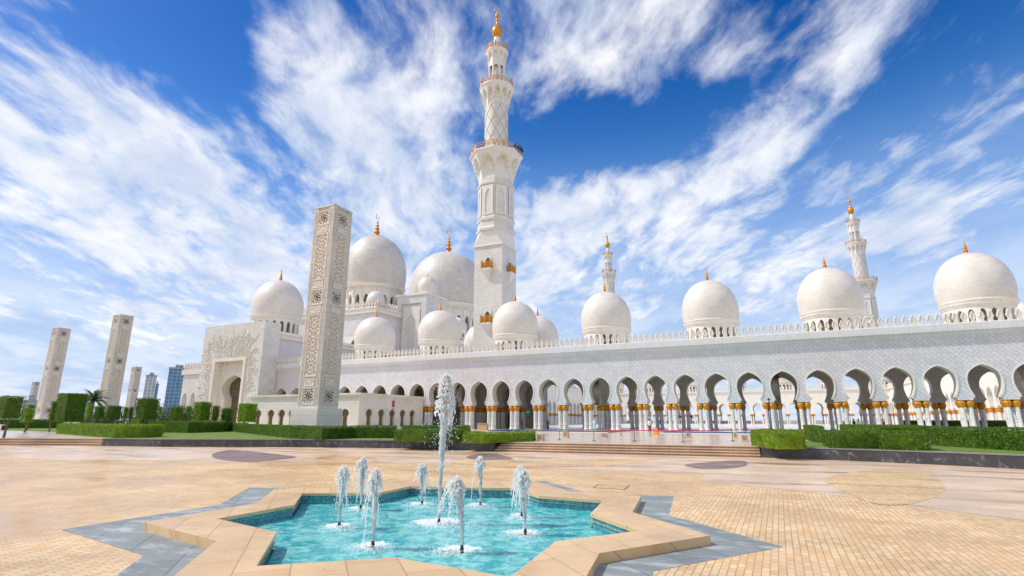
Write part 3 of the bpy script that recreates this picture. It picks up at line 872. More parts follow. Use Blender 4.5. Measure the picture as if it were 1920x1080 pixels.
def crescent(mb, c, r):
    pts = []; rad = []
    for i in range(15):
        a = R(-60 + 300 * i / 14) + PI / 2 + R(30); pts.append((c[0] + r * math.cos(a), c[1], c[2] + r * math.sin(a))); rad.append(r * .02 + r * .16 * math.sin(PI * i / 14))
    mb.tube(pts, rad, 6)


def dome(parent, x, y, zb, s, ndr=20, drum_h=3.3, R0=4.65, h=7.2, matd=None, winprof=ROUND, fin=1.0, cres=False, blind=False, ring=.9, finlab=None, aspect=.62):
    """dome shell (part of the building) with drum, windows and finial below it; zb = roof level"""
    matd = matd or M_DOME; rd = R0 * .89 * s; dh = drum_h * s
    O = Vector((x, y, zb))
    z0 = dh + ring * s
    mb = MB(); mb.lathe(dome_prof(R0 * s, z0, z0 + h * s), 56)
    sh = mb.build('dome', matd, parent, O, 40)
    mb = MB(); n = ndr; W = 2 * PI * rd / n
    th = .38 * s
    def F(xx, zz, d): a = xx / rd; r = rd - d; return (r * math.cos(a), r * math.sin(a), zz)
    for i in range(n):
        wz = .12 * dh; wh = .74 * dh
        if blind: wz, wh = .06 * dh, .66 * dh
        arch_bay(mb, i * W, (i + 1) * W, 0, dh, winprof, W, wz, wh, F, th, 0, back=False, xdiv=2)
        if blind: arch_rim(mb, (i + .5) * W, W * 1.45, dh * .62, dh * .34, ROUND, F, .1 * s, .14 * s)
    # ring mouldings under the shell
    mb.lathe([(rd, dh - .06 * s), (rd + .12 * s, dh), (rd + .12 * s, dh + .10 * s), (rd + .34 * s, dh + .38 * ring * s), (R0 * .965 * s, dh + .46 * ring * s), (R0 * .985 * s, dh + .8 * ring * s), (R0 * s, z0 - .1 * ring * s), (R0 * .955 * s, z0 + .02)], 56)
    mb.build('drum', M_TRIM, sh, O, 35)
    # window panes on the side that can be seen
    vx, vy = -x, -y; va = math.atan2(vy, vx)
    key = ('pane', s, n, dh, blind)
    if key not in _cache:
        pb = MB(); w = W * .36; r = rd - th + .01
        a = w / rd; wz, wh = (.12, .74) if not blind else (.06, .66)
        rows = [[(r * math.cos(-a + 2 * a * i / 3), r * math.sin(-a + 2 * a * i / 3), z) for i in range(4)] for z in (wz * dh - .05, (wz + wh) * dh + .05)]
        pb.tri_strip(rows); me = pb.build('window', M_DARKGLASS, None).data
        o = bpy.data.objects[-1] if False else None
        for ob in [ob for ob in C.objects if ob.data == me]: bpy.data.objects.remove(ob)
        _cache[key] = me
    for i in range(n):
        a = (i + .5) * W / rd
        if math.cos(a - va) > -.12:
            o = link('window', _cache[key], sh, O); o.rotation_euler = (0, 0, a)
    fz = z0 + h * s
    f = MB(); src = finial_mesh(round(fin * s, 3)); f.v = list(src.v); f.f = list(src.f); f.uv = list(src.uv); f.mi = list(src.mi)
    if cres: crescent(f, (0, 0, 2.3 * fin * s + .26 * fin * s), .27 * fin * s)
    f.build('finial', M_GOLD, sh, O + Vector((0, 0, fz - .10 * s)), 50)
    return sh


def merlon_mesh(w=.76, h=1.5, t=.22, k=''):
    key = ('merlon', w, h, t)
    if key in _cache: return _cache[key]
    half = [(.34, 0), (.34, .06), (.24, .12), (.22, .20), (.30, .28), (.42, .38), (.47, .48), (.42, .58), (.32, .64), (.36, .70), (.30, .78), (.16, .88), (.0, 1.0)]
    pts = [(a * w, b * h) for a, b in half] + [(-a * w, b * h) for a, b in reversed(half[:-1])]
    mb = MB(); n = len(pts)
    cxs = [(p[0] * .62, h * .06 + p[1] * .86) for p in pts]
    for y, dy, flip in ((-t / 2, -.05, False), (t / 2, .05, True)):
        for i in range(n):
            j = (i + 1) % n
            q = [(pts[i][0], y, pts[i][1]), (pts[j][0], y, pts[j][1]), (cxs[j][0], y + dy, cxs[j][1]), (cxs[i][0], y + dy, cxs[i][1])]
            mb.poly(q if not flip else q[::-1])
        c = [(p[0], y + dy, p[1]) for p in cxs]; c2 = [(p[0] * .45, y + dy * .0, h * .5 + (p[1] - h * .5) * .55) for p in cxs]
        for i in range(n):
            j = (i + 1) % n; q = [c[i], c[j], c2[j], c2[i]]; mb.poly(q if not flip else q[::-1])
        mb.poly(c2 if not flip else c2[::-1])
    for i in range(n):
        j = (i + 1) % n
        mb.poly([(pts[i][0], -t / 2, pts[i][1]), (pts[i][0], t / 2, pts[i][1]), (pts[j][0], t / 2, pts[j][1]), (pts[j][0], -t / 2, pts[j][1])])
    _cache[key] = mb
    return mb


def merlon_into(mb, x, y, z, rot=0, sc=1.0, src=None):
    src = src or merlon_mesh(); b = len(mb.v); c, s = math.cos(rot), math.sin(rot)
    mb.v += [(x + sc * (v[0] * c - v[1] * s), y + sc * (v[0] * s + v[1] * c), z + sc * v[2]) for v in src.v]
    mb.f += [tuple(b + i for i in f) for f in src.f]; mb.uv += src.uv; mb.mi += src.mi


# ------------------------------------------------------------------ the long arcade
BAY = 4.66; UC = 5.9          # arch centres at UC + k * BAY
ZCAP, ZAP, ZW1 = 4.75, 9.3, 13.55
YF, TH = 90.0, 1.7
K0, K1 = -23, 6
A_L = UC + (K0 - .5) * BAY; A_R = UC + (K1 + .5) * BAY
arc = thing('arcade', 'long white marble arcade of horseshoe arches on gold capped columns, seen from outside', 'building', (0, YF, RT))
OB = Vector((0, 0, 0))


def shift(mb, o=(0, 0, 0)): return mb


def bpart(name, mb, mats, parent, smooth=None, lab=None, kind=None):
    o = mb.build(name, mats, parent, (0, 0, 0), smooth)
    if lab: o['label'] = lab
    if kind: o['kind'] = kind
    return o


def FY(y0): return lambda x, z, d: (x, y0 + d, z)


mb = MB()
for k in range(K0, K1 + 1):
    c = UC + k * BAY
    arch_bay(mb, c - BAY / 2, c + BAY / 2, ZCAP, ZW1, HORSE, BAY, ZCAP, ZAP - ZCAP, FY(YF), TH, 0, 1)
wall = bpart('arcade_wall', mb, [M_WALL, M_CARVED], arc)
for k in range(K0, K1 + 1):
    mb = MB(); arch_rim(mb, 0, BAY, 0, ZAP - ZCAP, HORSE[4:], lambda x, z, d: (x, d, z), .15, .07)
    if k == K0: rim_me = mb.build('arch_rim', M_TRIM, arc, (UC + k * BAY, YF, ZCAP)).data
    else: link('arch_rim', rim_me, arc, (UC + k * BAY, YF, ZCAP))
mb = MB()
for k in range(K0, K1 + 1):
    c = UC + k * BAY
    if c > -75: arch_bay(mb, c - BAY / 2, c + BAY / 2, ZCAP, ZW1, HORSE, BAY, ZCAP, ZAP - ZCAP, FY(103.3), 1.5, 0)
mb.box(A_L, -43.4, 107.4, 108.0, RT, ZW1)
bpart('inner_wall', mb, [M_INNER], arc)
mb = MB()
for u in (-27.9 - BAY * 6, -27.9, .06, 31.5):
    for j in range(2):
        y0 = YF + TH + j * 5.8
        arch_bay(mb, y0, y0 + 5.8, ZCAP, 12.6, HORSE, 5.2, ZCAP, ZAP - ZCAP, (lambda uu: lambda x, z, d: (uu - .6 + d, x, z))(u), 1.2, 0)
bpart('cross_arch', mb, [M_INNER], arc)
mb = MB(); mb.box(A_L, A_R, YF + TH, 108.2, 12.6, 13.4); mb.box(A_L, A_R, YF + .5, 108.4, 13.9, 14.5)
bpart('roof', mb, M_PLAIN, arc)
mb = MB()
pr = [(0.0, ZW1 - .35), (-.10, ZW1 - .30), (-.12, ZW1 - .10), (-.45, ZW1 + .18), (-.62, ZW1 + .22), (-.62, 14.72), (-.50, 14.8), (.6, 14.8)]
for (ya, za), (yb, zb) in zip(pr, pr[1:]):
    mb.poly([(A_L, YF + ya, za), (A_R, YF + ya, za), (A_R, YF + yb, zb), (A_L, YF + yb, zb)], [(A_L, za), (A_R, za), (A_R, zb + abs(yb - ya)), (A_L, zb + abs(yb - ya))])
bpart('cornice', mb, M_GREYTRIM, arc)
# crenellation: the nearest hundred as parts, the rest one mass
ms = BAY / 5; n_m = int((A_R - A_L) / ms); mer_me = None; rest = MB(); cnt = 0
for i in range(n_m):
    x = A_R - (i + .5) * ms
    if cnt < 100:
        if mer_me is None:
            mb = MB(); merlon_into(mb, 0, 0, 0); mer_me = mb.build('merlon', M_CARVED, arc, (x, YF - .3, 14.78)).data
        else: link('merlon', mer_me, arc, (x, YF - .3, 14.78))
        cnt += 1
    else: merlon_into(rest, x, YF - .3, 14.78)
bpart('distant_merlons', rest, M_CARVED, arc, kind='stuff')


def shaft_mb():
    mb = MB(); mb.lathe([(.40, 0), (.40, .10), (.34, .14), (.36, .22), (.28, .30), (.265, .4), (.245, 3.22), (.25, 3.26)], 16)
    return mb


def cap_mb(n=28):
    mb = MB(); pr = [(.25, 0), (.29, .03), (.27, .10), (.36, .28), (.43, .50), (.44, .62), (.40, .76), (.33, .84), (.37, .88), (.37, .95)]
    mb.lathe(pr, n, (0, 0, 0), 0, lambda a, i: 1 + (.075 * abs(math.sin(a * 5)) if 1 < i < 8 else 0))
    return mb


sh_me = cp_me = None
far_sh, far_cp = MB(), MB()


def lathe_into(dst, src, x, y, z, s=1.0, sz=None):
    b = len(dst.v); sz = sz or s
    dst.v += [(x + v[0] * s, y + v[1] * s, z + v[2] * sz) for v in src.v]
    dst.f += [tuple(b + i for i in f) for f in src.f]; dst.uv += src.uv; dst.mi += src.mi


def small_col():
    a = MB(); a.lathe([(.34, 0), (.27, .3), (.25, 3.25)], 8)
    b = MB(); b.lathe([(.25, 0), (.42, .5), (.40, .75), (.36, .92)], 10)
    return a, b


sc_a, sc_b = small_col()
SC_A, SC_B = shaft_mb(), cap_mb(20)
ncol = 0
piers = [UC + (k - .5) * BAY for k in range(K0, K1 + 2)]
for rowi, yy in enumerate((YF + .43, YF + 1.27)):
    for u in sorted(piers, reverse=True):
        if u < -100: continue
        for sg in (-1, 1):
            x = u + sg * .43; vis = u > -64
            if vis and ncol < 100:
                if sh_me is None:
                    a = shaft_mb().build('column', M_SHAFT, arc, (x, yy, RT), 40); sh_me = a.data
                    b = cap_mb().build('capital', M_GOLD, a, (x, yy, RT + 3.2), 50); cp_me = b.data
                else:
                    a = link('column', sh_me, arc, (x, yy, RT)); link('capital', cp_me, a, (x, yy, RT + 3.2))
                ncol += 1
            else:
                lathe_into(far_sh, SC_A, x, yy, RT); lathe_into(far_cp, SC_B, x, yy, RT + 3.2)
for u in piers:
    if u < -75: continue
    for yy in (103.3 + .4, 103.3 + 1.1):
        for sg in (-1, 1):
            lathe_into(far_sh, SC_A, u + sg * .43, yy, RT); lathe_into(far_cp, SC_B, u + sg * .43, yy, RT + 3.2)
for u in (-27.9 - BAY * 6, -27.9, .06, 31.5):
    for yy in (97.0, 97.9, 94.4, 100.6):
        for dx in (-.32, .32):
            lathe_into(far_sh, SC_A, u + dx, yy, RT); lathe_into(far_cp, SC_B, u + dx, yy, RT + 3.2)
bpart('inner_columns', far_sh, M_SHAFT, arc, 40, kind='stuff'); bpart('inner_capitals', far_cp, M_GOLD, arc, 50, kind='stuff')
for x, top in ((-81.98, 25.5), (-64.4, 25.5), (-46.24, 25.8), (-27.36, 25.85), (-8.8, 26.0), (9.34, 26.05), (27.6, 26.1)):
    dome(arc, x, 98, 14.5, 1.0, 20, 3.2, 4.65, top - 14.5 - 3.2 - .9)
# second row of roof domes, over the wing running away from us
pd = ond(1008, 593, 116); dome(arc, pd.x, pd.y, pd.z - 11.3, 1.0, 20, 3.2, 4.5, 7.2)
pd = ond(905, 608, 142); dome(arc, pd.x, pd.y, pd.z - 11.3, 1.0, 20, 3.2, 4.9, 7.2)
# dark doorway and things on the blind back wall
mb = MB(); mb.box(-52.4, -50.6, 107.25, 107.38, RT, RT + 2.9); bpart('door', mb, M_DARKGLASS, arc)

# ------------------------------------------------------------------ far and side arcades round the courtyard
def simple_arcade(name, label, axis, a0, n, face, back, flip, domes, cols=True, bay=BAY, blind=False):
    t = thing(name, label, 'building', (0, 0, RT), 'arcades round the courtyard')
    if axis == 'x': F = lambda x, z, d: (x, face + d, z)
    else: F = lambda x, z, d: (face + (-d if flip else d), x, z)
    mb = MB()
    low = HORSE[:4] + HORSE[4::3] + ([HORSE[-1]] if (len(HORSE) - 5) % 3 else [])
    for k in range(n):
        arch_bay(mb, a0 + k * bay, a0 + (k + 1) * bay, ZCAP, 14.3, low, bay, ZCAP, ZAP - ZCAP, F, 1.2, 0)
        if back is not None:
            arch_bay(mb, a0 + k * bay, a0 + (k + 1) * bay, ZCAP, 14.3, low, bay, ZCAP, ZAP - ZCAP, lambda x, z, d: F(x, z, d + back), 1.2, 0)
    L = n * bay
    bpart('arcade_wall', mb, [M_TRIM], t)
    mb = MB()
    def B(m, x0, x1, d0, d1, z0, z1):
        p = F(x0, z0, d0); q = F(x1, z1, d1)
        m.box(min(p[0], q[0]), max(p[0], q[0]), min(p[1], q[1]), max(p[1], q[1]), z0, z1)
    B(mb, a0, a0 + L, -.4, .5, 14.31, 14.9); bpart('cornice', mb, M_TRIM, t)
    mb = MB(); B(mb, a0, a0 + L, .6, (back or 10) + 1.0, 13.3, 14.2)
    if blind: B(mb, a0, a0 + L, 4.0, 4.5, RT, 13.2)
    bpart('roof', mb, M_PLAIN, t)
    mb = MB(); src = merlon_mesh(.9, 1.5, .22)
    nm = int(L / (bay / 4))
    for i in range(nm):
        p = F(a0 + (i + .5) * bay / 4, 14.9, 0); merlon_into(mb, p[0], p[1], 14.9, 0 if axis == 'x' else PI / 2, 1.0, src)
    bpart('merlons', mb, M_CARVED, t, kind='stuff')
    if cols:
        a, b = MB(), MB()
        for k in range(n + 1):
            for d in (.35, .95) + ((back + .35,) if back else ()):
                for sg in (-.42, .42):
                    p = F(a0 + k * bay + sg, 0, d); lathe_into(a, sc_a, p[0], p[1], RT); lathe_into(b, sc_b, p[0], p[1], RT + 3.2)
        bpart('columns', a, M_PLAIN, t, 40, kind='stuff'); bpart('capitals', b, M_GOLD, t, 50, kind='stuff')
    for x, y in domes: dome(t, x, y, 14.5, 1.0, 16, 3.2, 4.5, 7.2)
    return t


simple_arcade('courtyard_arcade', 'distant sunlit arcade closing the far side of the courtyard, seen through the near arches', 'x', -80, 26, 262, 11, False, [(-71.5 + i * 18.6, 268) for i in range(7)])
simple_arcade('courtyard_arcade', 'bright side arcade running back on the right of the courtyard, seen through the right arches', 'y', 105, 34, 41, 11, False, [(47, 122 + i * 22) for i in range(7)], blind=True)
simple_arcade('courtyard_arcade', 'white porch front on the left of the courtyard, seen right of the tall jet', 'y', 105, 34, -76, None, True, [], blind=True)

# ------------------------------------------------------------------ prayer hall with the great domes
def balustrade(mb, pts, z, h=2.2):
    for a, b in zip(pts, pts[1:]):
        a, b = Vector(a), Vector(b); L = (b - a).length; n = int(L / 1.15); ang = math.atan2(b.y - a.y, b.x - a.x)
        for i in range(n):
            p = a + (b - a) * ((i + .5) / n); merlon_into(mb, p.x, p.y, z, ang, 1.35)


hall = thing('prayer_hall', 'huge white prayer hall with great marble domes rising behind the arcade', 'building', (-122, 160, RT))
HB = {}
cor = onx(705, 585, -107.0)          # near corner of the first block, at the foot of its balustrade
hz = cor.z
mb = MB(); mb.box(-150, -107, cor.y, cor.y + 40, RT, hz); bpart('hall_block', mb, M_WALL, hall)
mb = MB(); mb.box(-150.6, -106.4, cor.y - .6, cor.y + 40, hz, hz + 1.3); mb.box(-150.9, -106.1, cor.y - .9, cor.y + 40, hz + 1.3, hz + 1.7); bpart('cornice', mb, M_TRIM, hall)
mb = MB(); balustrade(mb, [(-150, cor.y - .4), (-106.6, cor.y - .4), (-106.6, cor.y + 38)], hz + 1.7); bpart('balustrade', mb, M_CARVED, hall, kind='stuff')
# first great dome
def big_dome(parent, px, ytop, yring, ybase, d, rpx, n, m, fin, cres, blind, yr):
    c = ond(px, ytop, d); a = ond(px, yr, d); b_ = ond(px + rpx, yr, d)
    Rm = (b_ - a).length * .985; s_ = Rm / 4.65
    zr = ond(px, yring, d - Rm * .97).z; z0 = ond(px, ybase, d - Rm * .9).z
    dome(parent, c.x, c.y, z0, s_, n, (zr - z0) / s_ - .55, 4.65, (c.z - zr) / s_, m, fin=fin, cres=cres, blind=blind, ring=.55)
    return c, z0, Rm
d1, zb, Rg = big_dome(hall, 706.5, 444, 529, 586, 188, 60.5, 20, M_BIGDOME, 1.35, True, True, 505)
mb = MB(); mb.lathe([(Rg * 1.12, -6), (Rg * 1.12, -.4), (Rg * .92, .5), (Rg * .8, .6)], 48, (d1.x, d1.y, zb)); bpart('dome_base', mb, M_TRIM, hall, 30)
# tower blocks with a keyhole niche and a little cupola
def tower(pxc, pyc, u, wl, wr, ytop_off=0):
    c = onx(pxc, pyc, u); return c
tc_ = onx(800, 551, -97.0); tz = tc_.z
tw = 11.5
x0, x1, y0, y1 = -97 - tw, -97, tc_.y, tc_.y + tw
mb = MB()
mb.box(x0, x1, y0 + .4, y1, RT, tz, skip='')
bpart('tower_block', mb, M_COURSE, hall)
mb = MB(); nb = tz - RT
fw = .9
mb.box(x0, x0 + 1.8, y0, y0 + .38, tz - 26, tz); mb.box(x1 - 1.8, x1, y0, y0 + .38, tz - 26, tz); mb.box(x0 + 1.8, x1 - 1.8, y0, y0 + .38, tz - 2.6, tz)
bpart('tower_frame', mb, M_COURSE, hall)
mb = MB(); arch_bay(mb, x0 + 2.4, x1 - 2.4, tz - 24, tz - 3.6, KEY, 8.2, tz - 22, 15.5, FY(y0 + .12), .26, 0, 0, back=False)
bpart('niche_surround', mb, M_PLAIN, hall)
mb = MB(); mb.box(x0 + 3.4, x1 - 3.4, y0 + .33, y0 + .37, tz - 22, tz - 6); o = bpart('niche', mb, M_BRONZE if False else M_LACE, hall)
mb = MB(); mb.box(x0 - .3, x1 + .3, y0 - .3, y1 + .3, tz, tz + .7); bpart('tower_cornice', mb, M_TRIM, hall)
dome(hall, (x0 + x1) / 2 + 2.0, (y0 + y1) / 2, tz + .7, .78, 12, .6, 4.4, 7.0, M_DOME, fin=.8)
# small cupola on the corner of the first block
cp = onx(697, 573, -109.5); dome(hall, cp.x, cor.y + 2.6, hz + 1.0, .62, 12, 2.2, 4.6, 7.0, M_DOME, fin=.9)
# small cupola farther right, by the second dome
cq = ond(858, 592, 168); dome(hall, cq.x, cq.y, cq.z - 7.4, .66, 12, 2.8, 4.6, 6.6, M_DOME, fin=.9)
# main dome and its block
d2, zb2, Rg2 = big_dome(hall, 841, 475, 564, 628, 232, 72.5, 24, M_BIGDOME, 1.15, True, True, 540)
mb = MB(); mb.lathe([(Rg2 * 1.12, -10), (Rg2 * 1.12, -.5), (Rg2 * .92, .5), (Rg2 * .8, .6)], 48, (d2.x, d2.y, zb2)); bpart('dome_base', mb, M_TRIM, hall, 30)
mb = MB(); mb.box(d2.x - 22, d2.x + 22, d2.y - 22, d2.y + 24, RT, zb2 - 7); bpart('hall_block', mb, M_COURSE, hall)
mb = MB(); mb.box(-140, -88, y1 + .5, y1 + 60, RT, ond(880, 640, 170).z); bpart('hall_wing', mb, M_COURSE, hall)
# window at the foot of the first block
wq = ony(667, 667, cor.y - .02); mb = MB(); arch_bay(mb, wq.x - 4.5, wq.x + 4.5, 14, wq.z + 6, KEY, 7.5, 15, wq.z - 9.5, FY(cor.y - .32), .3, 0, back=False); bpart('window_surround', mb, M_TRIM, hall)
mb = MB(); mb.box(wq.x - 3, wq.x + 3, cor.y - .08, cor.y - .04, 14.5, wq.z + 5.9); bpart('window', mb, M_BRONZE, hall)

# ------------------------------------------------------------------ entrance building on the left
ent = thing('entrance_building', 'blocky white entrance building with a recessed keyhole portal and carved vines', 'building', (-112, 86, RT))
u_r = ony(520, 690, 90).x
fr = onx(498, 601, u_r); yE = fr.y
u_l = ony(386, 614, yE).x
zE = (fr.z + ony(386, 614, yE).z) / 2
pl, prr = ony(402, 700, yE).x, ony(455, 700, yE).x
zpt = ony(430, 677, yE).z
GD = 89.9 - yE
pc = (pl + prr) / 2
mb = MB()
for (a, b, z0, z1) in ((u_l, pl, RT, zE), (prr, u_r, RT, zE), (pl, prr, zpt, zE)): mb.poly([(a, yE, z0), (b, yE, z0), (b, yE, z1), (a, yE, z1)])
mb.poly([(u_r, yE, RT), (u_r, yE + GD, RT), (u_r, yE + GD, zE), (u_r, yE, zE)]); mb.poly([(u_l, yE + GD, RT), (u_l, yE, RT), (u_l, yE, zE), (u_l, yE + GD, zE)])
mb.poly([(u_l, yE, zE), (u_r, yE, zE), (u_r, yE + GD, zE), (u_l, yE + GD, zE)])
bpart('gate_block', mb, M_COURSE, ent)
mb = MB()
for a, b in ((pl - .7, pl), (prr, prr + .7)): mb.box(a, b, yE - .22, yE + 1.7, RT, zpt)
mb.box(pl - .7, prr + .7, yE - .22, yE + 1.7, zpt, zpt + .7)
bpart('portal_frame', mb, M_TRIM, ent)
mb = MB(); W = prr - pl; ah = ony(432, 704, yE + 1.7).z
arch_bay(mb, pl, prr, RT, zpt, [(a * 1.35, b) for a, b in KEY], W, RT + .01, ah - RT, FY(yE + 1.7), 2.0, 0, 1, back=False)
# raised studs over the portal field
for i in range(13):
    for j in range(22):
        x = pl + (i + .5 + .5 * (j % 2)) * W / 13.5; z = zpt - .4 - j * .5
        if z > RT + 3 and (abs(x - pc) > W * .38 or z > ah + .4): mb.box(x - .13, x + .13, yE + 1.6, yE + 1.69, z - .15, z + .15)
bpart('portal_arch', mb, [M_TRIM, M_TRIM], ent)
mb = MB(); mb.box(pl + 1, prr - 1, yE + 3.74, yE + 3.9, RT, zpt - 1); dr = bpart('door', mb, M_DARKGLASS, ent, lab='bronze glazed door inside the portal')
mb = MB(); mb.lathe([(0, 0), (1.1, .0), (1.3, .15), (1.1, .3), (0, .3)], 20); mb.v = [(pc + 1.2 + v[0] * .9, yE + 3.68 - v[2], RT + 6.2 + v[1] * 1.6) for v in mb.v]; bpart('door_light', mb, M_GREEN, dr)
# carved vines climbing round the portal
rnd = random.Random(5); mb = MB()
def vine(x, z, a, L, depth=0):
    pts = []; n = 9
    for i in range(n + 1):
        pts.append((x, yE - .03, z)); a += rnd.uniform(-.22, .22); x += math.cos(a) * L / n; z += math.sin(a) * L / n
        if i > 1 and rnd.random() < .75:
            la = a + rnd.choice((-1, 1)) * rnd.uniform(.5, 1.1); l = rnd.uniform(.25, .55)
            q = [(x, z), (x + math.cos(la + .5) * l * .55, z + math.sin(la + .5) * l * .55), (x + math.cos(la) * l, z + math.sin(la) * l), (x + math.cos(la - .5) * l * .55, z + math.sin(la - .5) * l * .55)]
            for k in range(4):
                p1, p2 = q[k], q[(k + 1) % 4]; m_ = (x + math.cos(la) * l * .5, z + math.sin(la) * l * .5)
                mb.poly([(p1[0], yE - .02, p1[1]), (p2[0], yE - .02, p2[1]), (m_[0], yE - .13, m_[1])])
        if depth < 1 and i in (3, 6) and rnd.random() < .8: vine(x, z, a + rnd.choice((-1, 1)) * .6, L * .5, depth + 1)
    mb.tube(pts, [.07 * (1 - .6 * i / n) for i in range(n + 1)], 5)
for i in range(30):
    f = i / 29; vine(pl - .5 + (W + 1.0) * f, zpt + .7, PI / 2 + (.5 - f) * 1.3 + rnd.uniform(-.15, .15), rnd.uniform(3.0, 5.6))
for i in range(20):
    f = i / 19; z = RT + 2 + f * (zpt - RT - 2)
    vine(pl - .7, z, PI / 2 + .35 + .5 * f + rnd.uniform(-.2, .3), rnd.uniform(2.5, 4.6)); vine(prr + .7, z, PI / 2 - .35 - .5 * f + rnd.uniform(-.3, .2), rnd.uniform(2.5, 4.6))
bpart('carved_relief', mb, M_CARVED, ent)
# recessed body behind the gate block carrying a dome
ub = u_r - .9
ez = onx(540, 628, ub); mb = MB(); yb0 = yE + GD - .02
mb.box(ub - 26, ub, yb0, yb0 + 34, RT, ez.z - 1.2); bpart('body_wall', mb, M_WALL, ent)
mb = MB(); mb.box(ub - 26.4, ub + .4, yb0 + .1, yb0 + 34.4, ez.z - 1.2, ez.z - .3); mb.box(ub - 26.8, ub + .8, yb0 + .1, yb0 + 34.8, ez.z - .3, ez.z + .4); bpart('cornice', mb, M_TRIM, ent)
dE, zbE, RgE = big_dome(ent, 526, 527, 590, 630, 150, 49.5, 20, M_DOME, 1.1, False, False, 572)
# low crenellated wing at the left end
wl_, wr_ = ony(342, 720, yE + 14).x, ony(388, 720, yE + 14).x; wz = ony(364, 702, yE + 14).z
mb = MB(); n = 3; bw = (wr_ - wl_) / n
for i in range(n): arch_bay(mb, wl_ + i * bw, wl_ + (i + 1) * bw, RT, wz, ROUND, bw * 1.1, RT + .1, 9.0, FY(yE + 14), 1.5, 0)
bpart('side_wing', mb, M_COURSE, ent)
mb = MB(); mb.box(wl_ - .4, wr_, yE + 13.6, yE + 15.5, wz + .01, wz + 1.4)
for i in range(9): merlon_into(mb, wl_ + (i + .5) * (wr_ - wl_) / 9, yE + 13.9, wz + 1.4, 0, 1.2)
bpart('parapet', mb, M_CARVED, ent)

# ------------------------------------------------------------------ annex in front of the arcade
ann = thing('annex_building', 'low flat roofed cream annex with small keyhole windows below the arcade wall', 'building', (-75, 80, RT))
uA = ony(794, 749, 89.3).x; ca = onx(675, 735, uA); yA = ca.y; zA = (ca.z + ony(794, 749, 89.3).z) / 2
uAl = ony(470, 742, yA).x
mb = MB()
def ann_front(px): return ony(px, 780, yA).x
fx = [ann_front(p) for p in (483, 507, 527, 547, 585, 615, 646)]
edges = [uAl] + [(a + b) / 2 for a, b in zip(fx, fx[1:])] + [uA]
wz0 = ony(646, 801, yA).z; wh = ony(646, 766, yA).z - wz0
for i, c in enumerate(fx):
    hwv = 1.0
    x0, x1 = edges[i], edges[i + 1]; w2 = min(c - x0, x1 - c, 1.4)
    arch_bay(mb, c - w2, c + w2, RT, zA - .5, KEY, 3.0, wz0, wh, FY(yA), .4, 0, 1, back=False)
    if c - w2 > x0 + 1e-4: mb.poly([(x0, yA, RT), (c - w2, yA, RT), (c - w2, yA, zA - .5), (x0, yA, zA - .5)])
    if x1 > c + w2 + 1e-4: mb.poly([(c + w2, yA, RT), (x1, yA, RT), (x1, yA, zA - .5), (c + w2, yA, zA - .5)])
sy = [onx(p, 780, uA).y for p in (692, 715, 735.5, 755, 773)]
FX = lambda x, z, d: (uA - d, x, z)
ed = [yA] + [(a + b) / 2 for a, b in zip(sy, sy[1:])] + [89.3]
for i, c in enumerate(sy):
    y0, y1 = ed[i], ed[i + 1]; w2 = min(c - y0, y1 - c, 1.4)
    arch_bay(mb, c - w2, c + w2, RT, zA - .5, KEY, 3.0, wz0, wh, FX, .4, 0, 1, back=False)
    if c - w2 > y0 + 1e-4: mb.poly([FX(y0, RT, 0), FX(c - w2, RT, 0), FX(c - w2, zA - .5, 0), FX(y0, zA - .5, 0)])
    if y1 > c + w2 + 1e-4: mb.poly([FX(c + w2, RT, 0), FX(y1, RT, 0), FX(y1, zA - .5, 0), FX(c + w2, zA - .5, 0)])
bpart('annex_wall', mb, [M_CREAM, M_TRIM], ann)
mb = MB(); mb.box(uAl, uA + .14, yA - .14, 89.5, zA - .5, zA - .12); mb.box(uAl, uA + .3, yA - .3, 89.5, zA - .12, zA + .2); bpart('roof', mb, M_CREAM, ann)
pane = None
for c in fx:
    mb = MB(); mb.box(-1.0, 1.0, .36, .39, 0, wh)
    if pane is None: pane = mb.build('window', M_BRONZE, ann, (c, yA, wz0)).data
    else: link('window', pane, ann, (c, yA, wz0))
for c in sy:
    o = link('window', pane, ann, (uA, c, wz0)); o.rotation_euler = (0, 0, PI / 2)
mb = MB(); al = onx(737, 757, uA); mb.box(uA, uA + .15, al.y - .25, al.y + .25, al.z - .55, al.z + .55); mb.lathe([(0, 0), (.16, 0), (.16, .1), (0, .1)], 10, (uA + .1, al.y, al.z - .9)); bpart('alarm_box', mb, M_RED, ann)


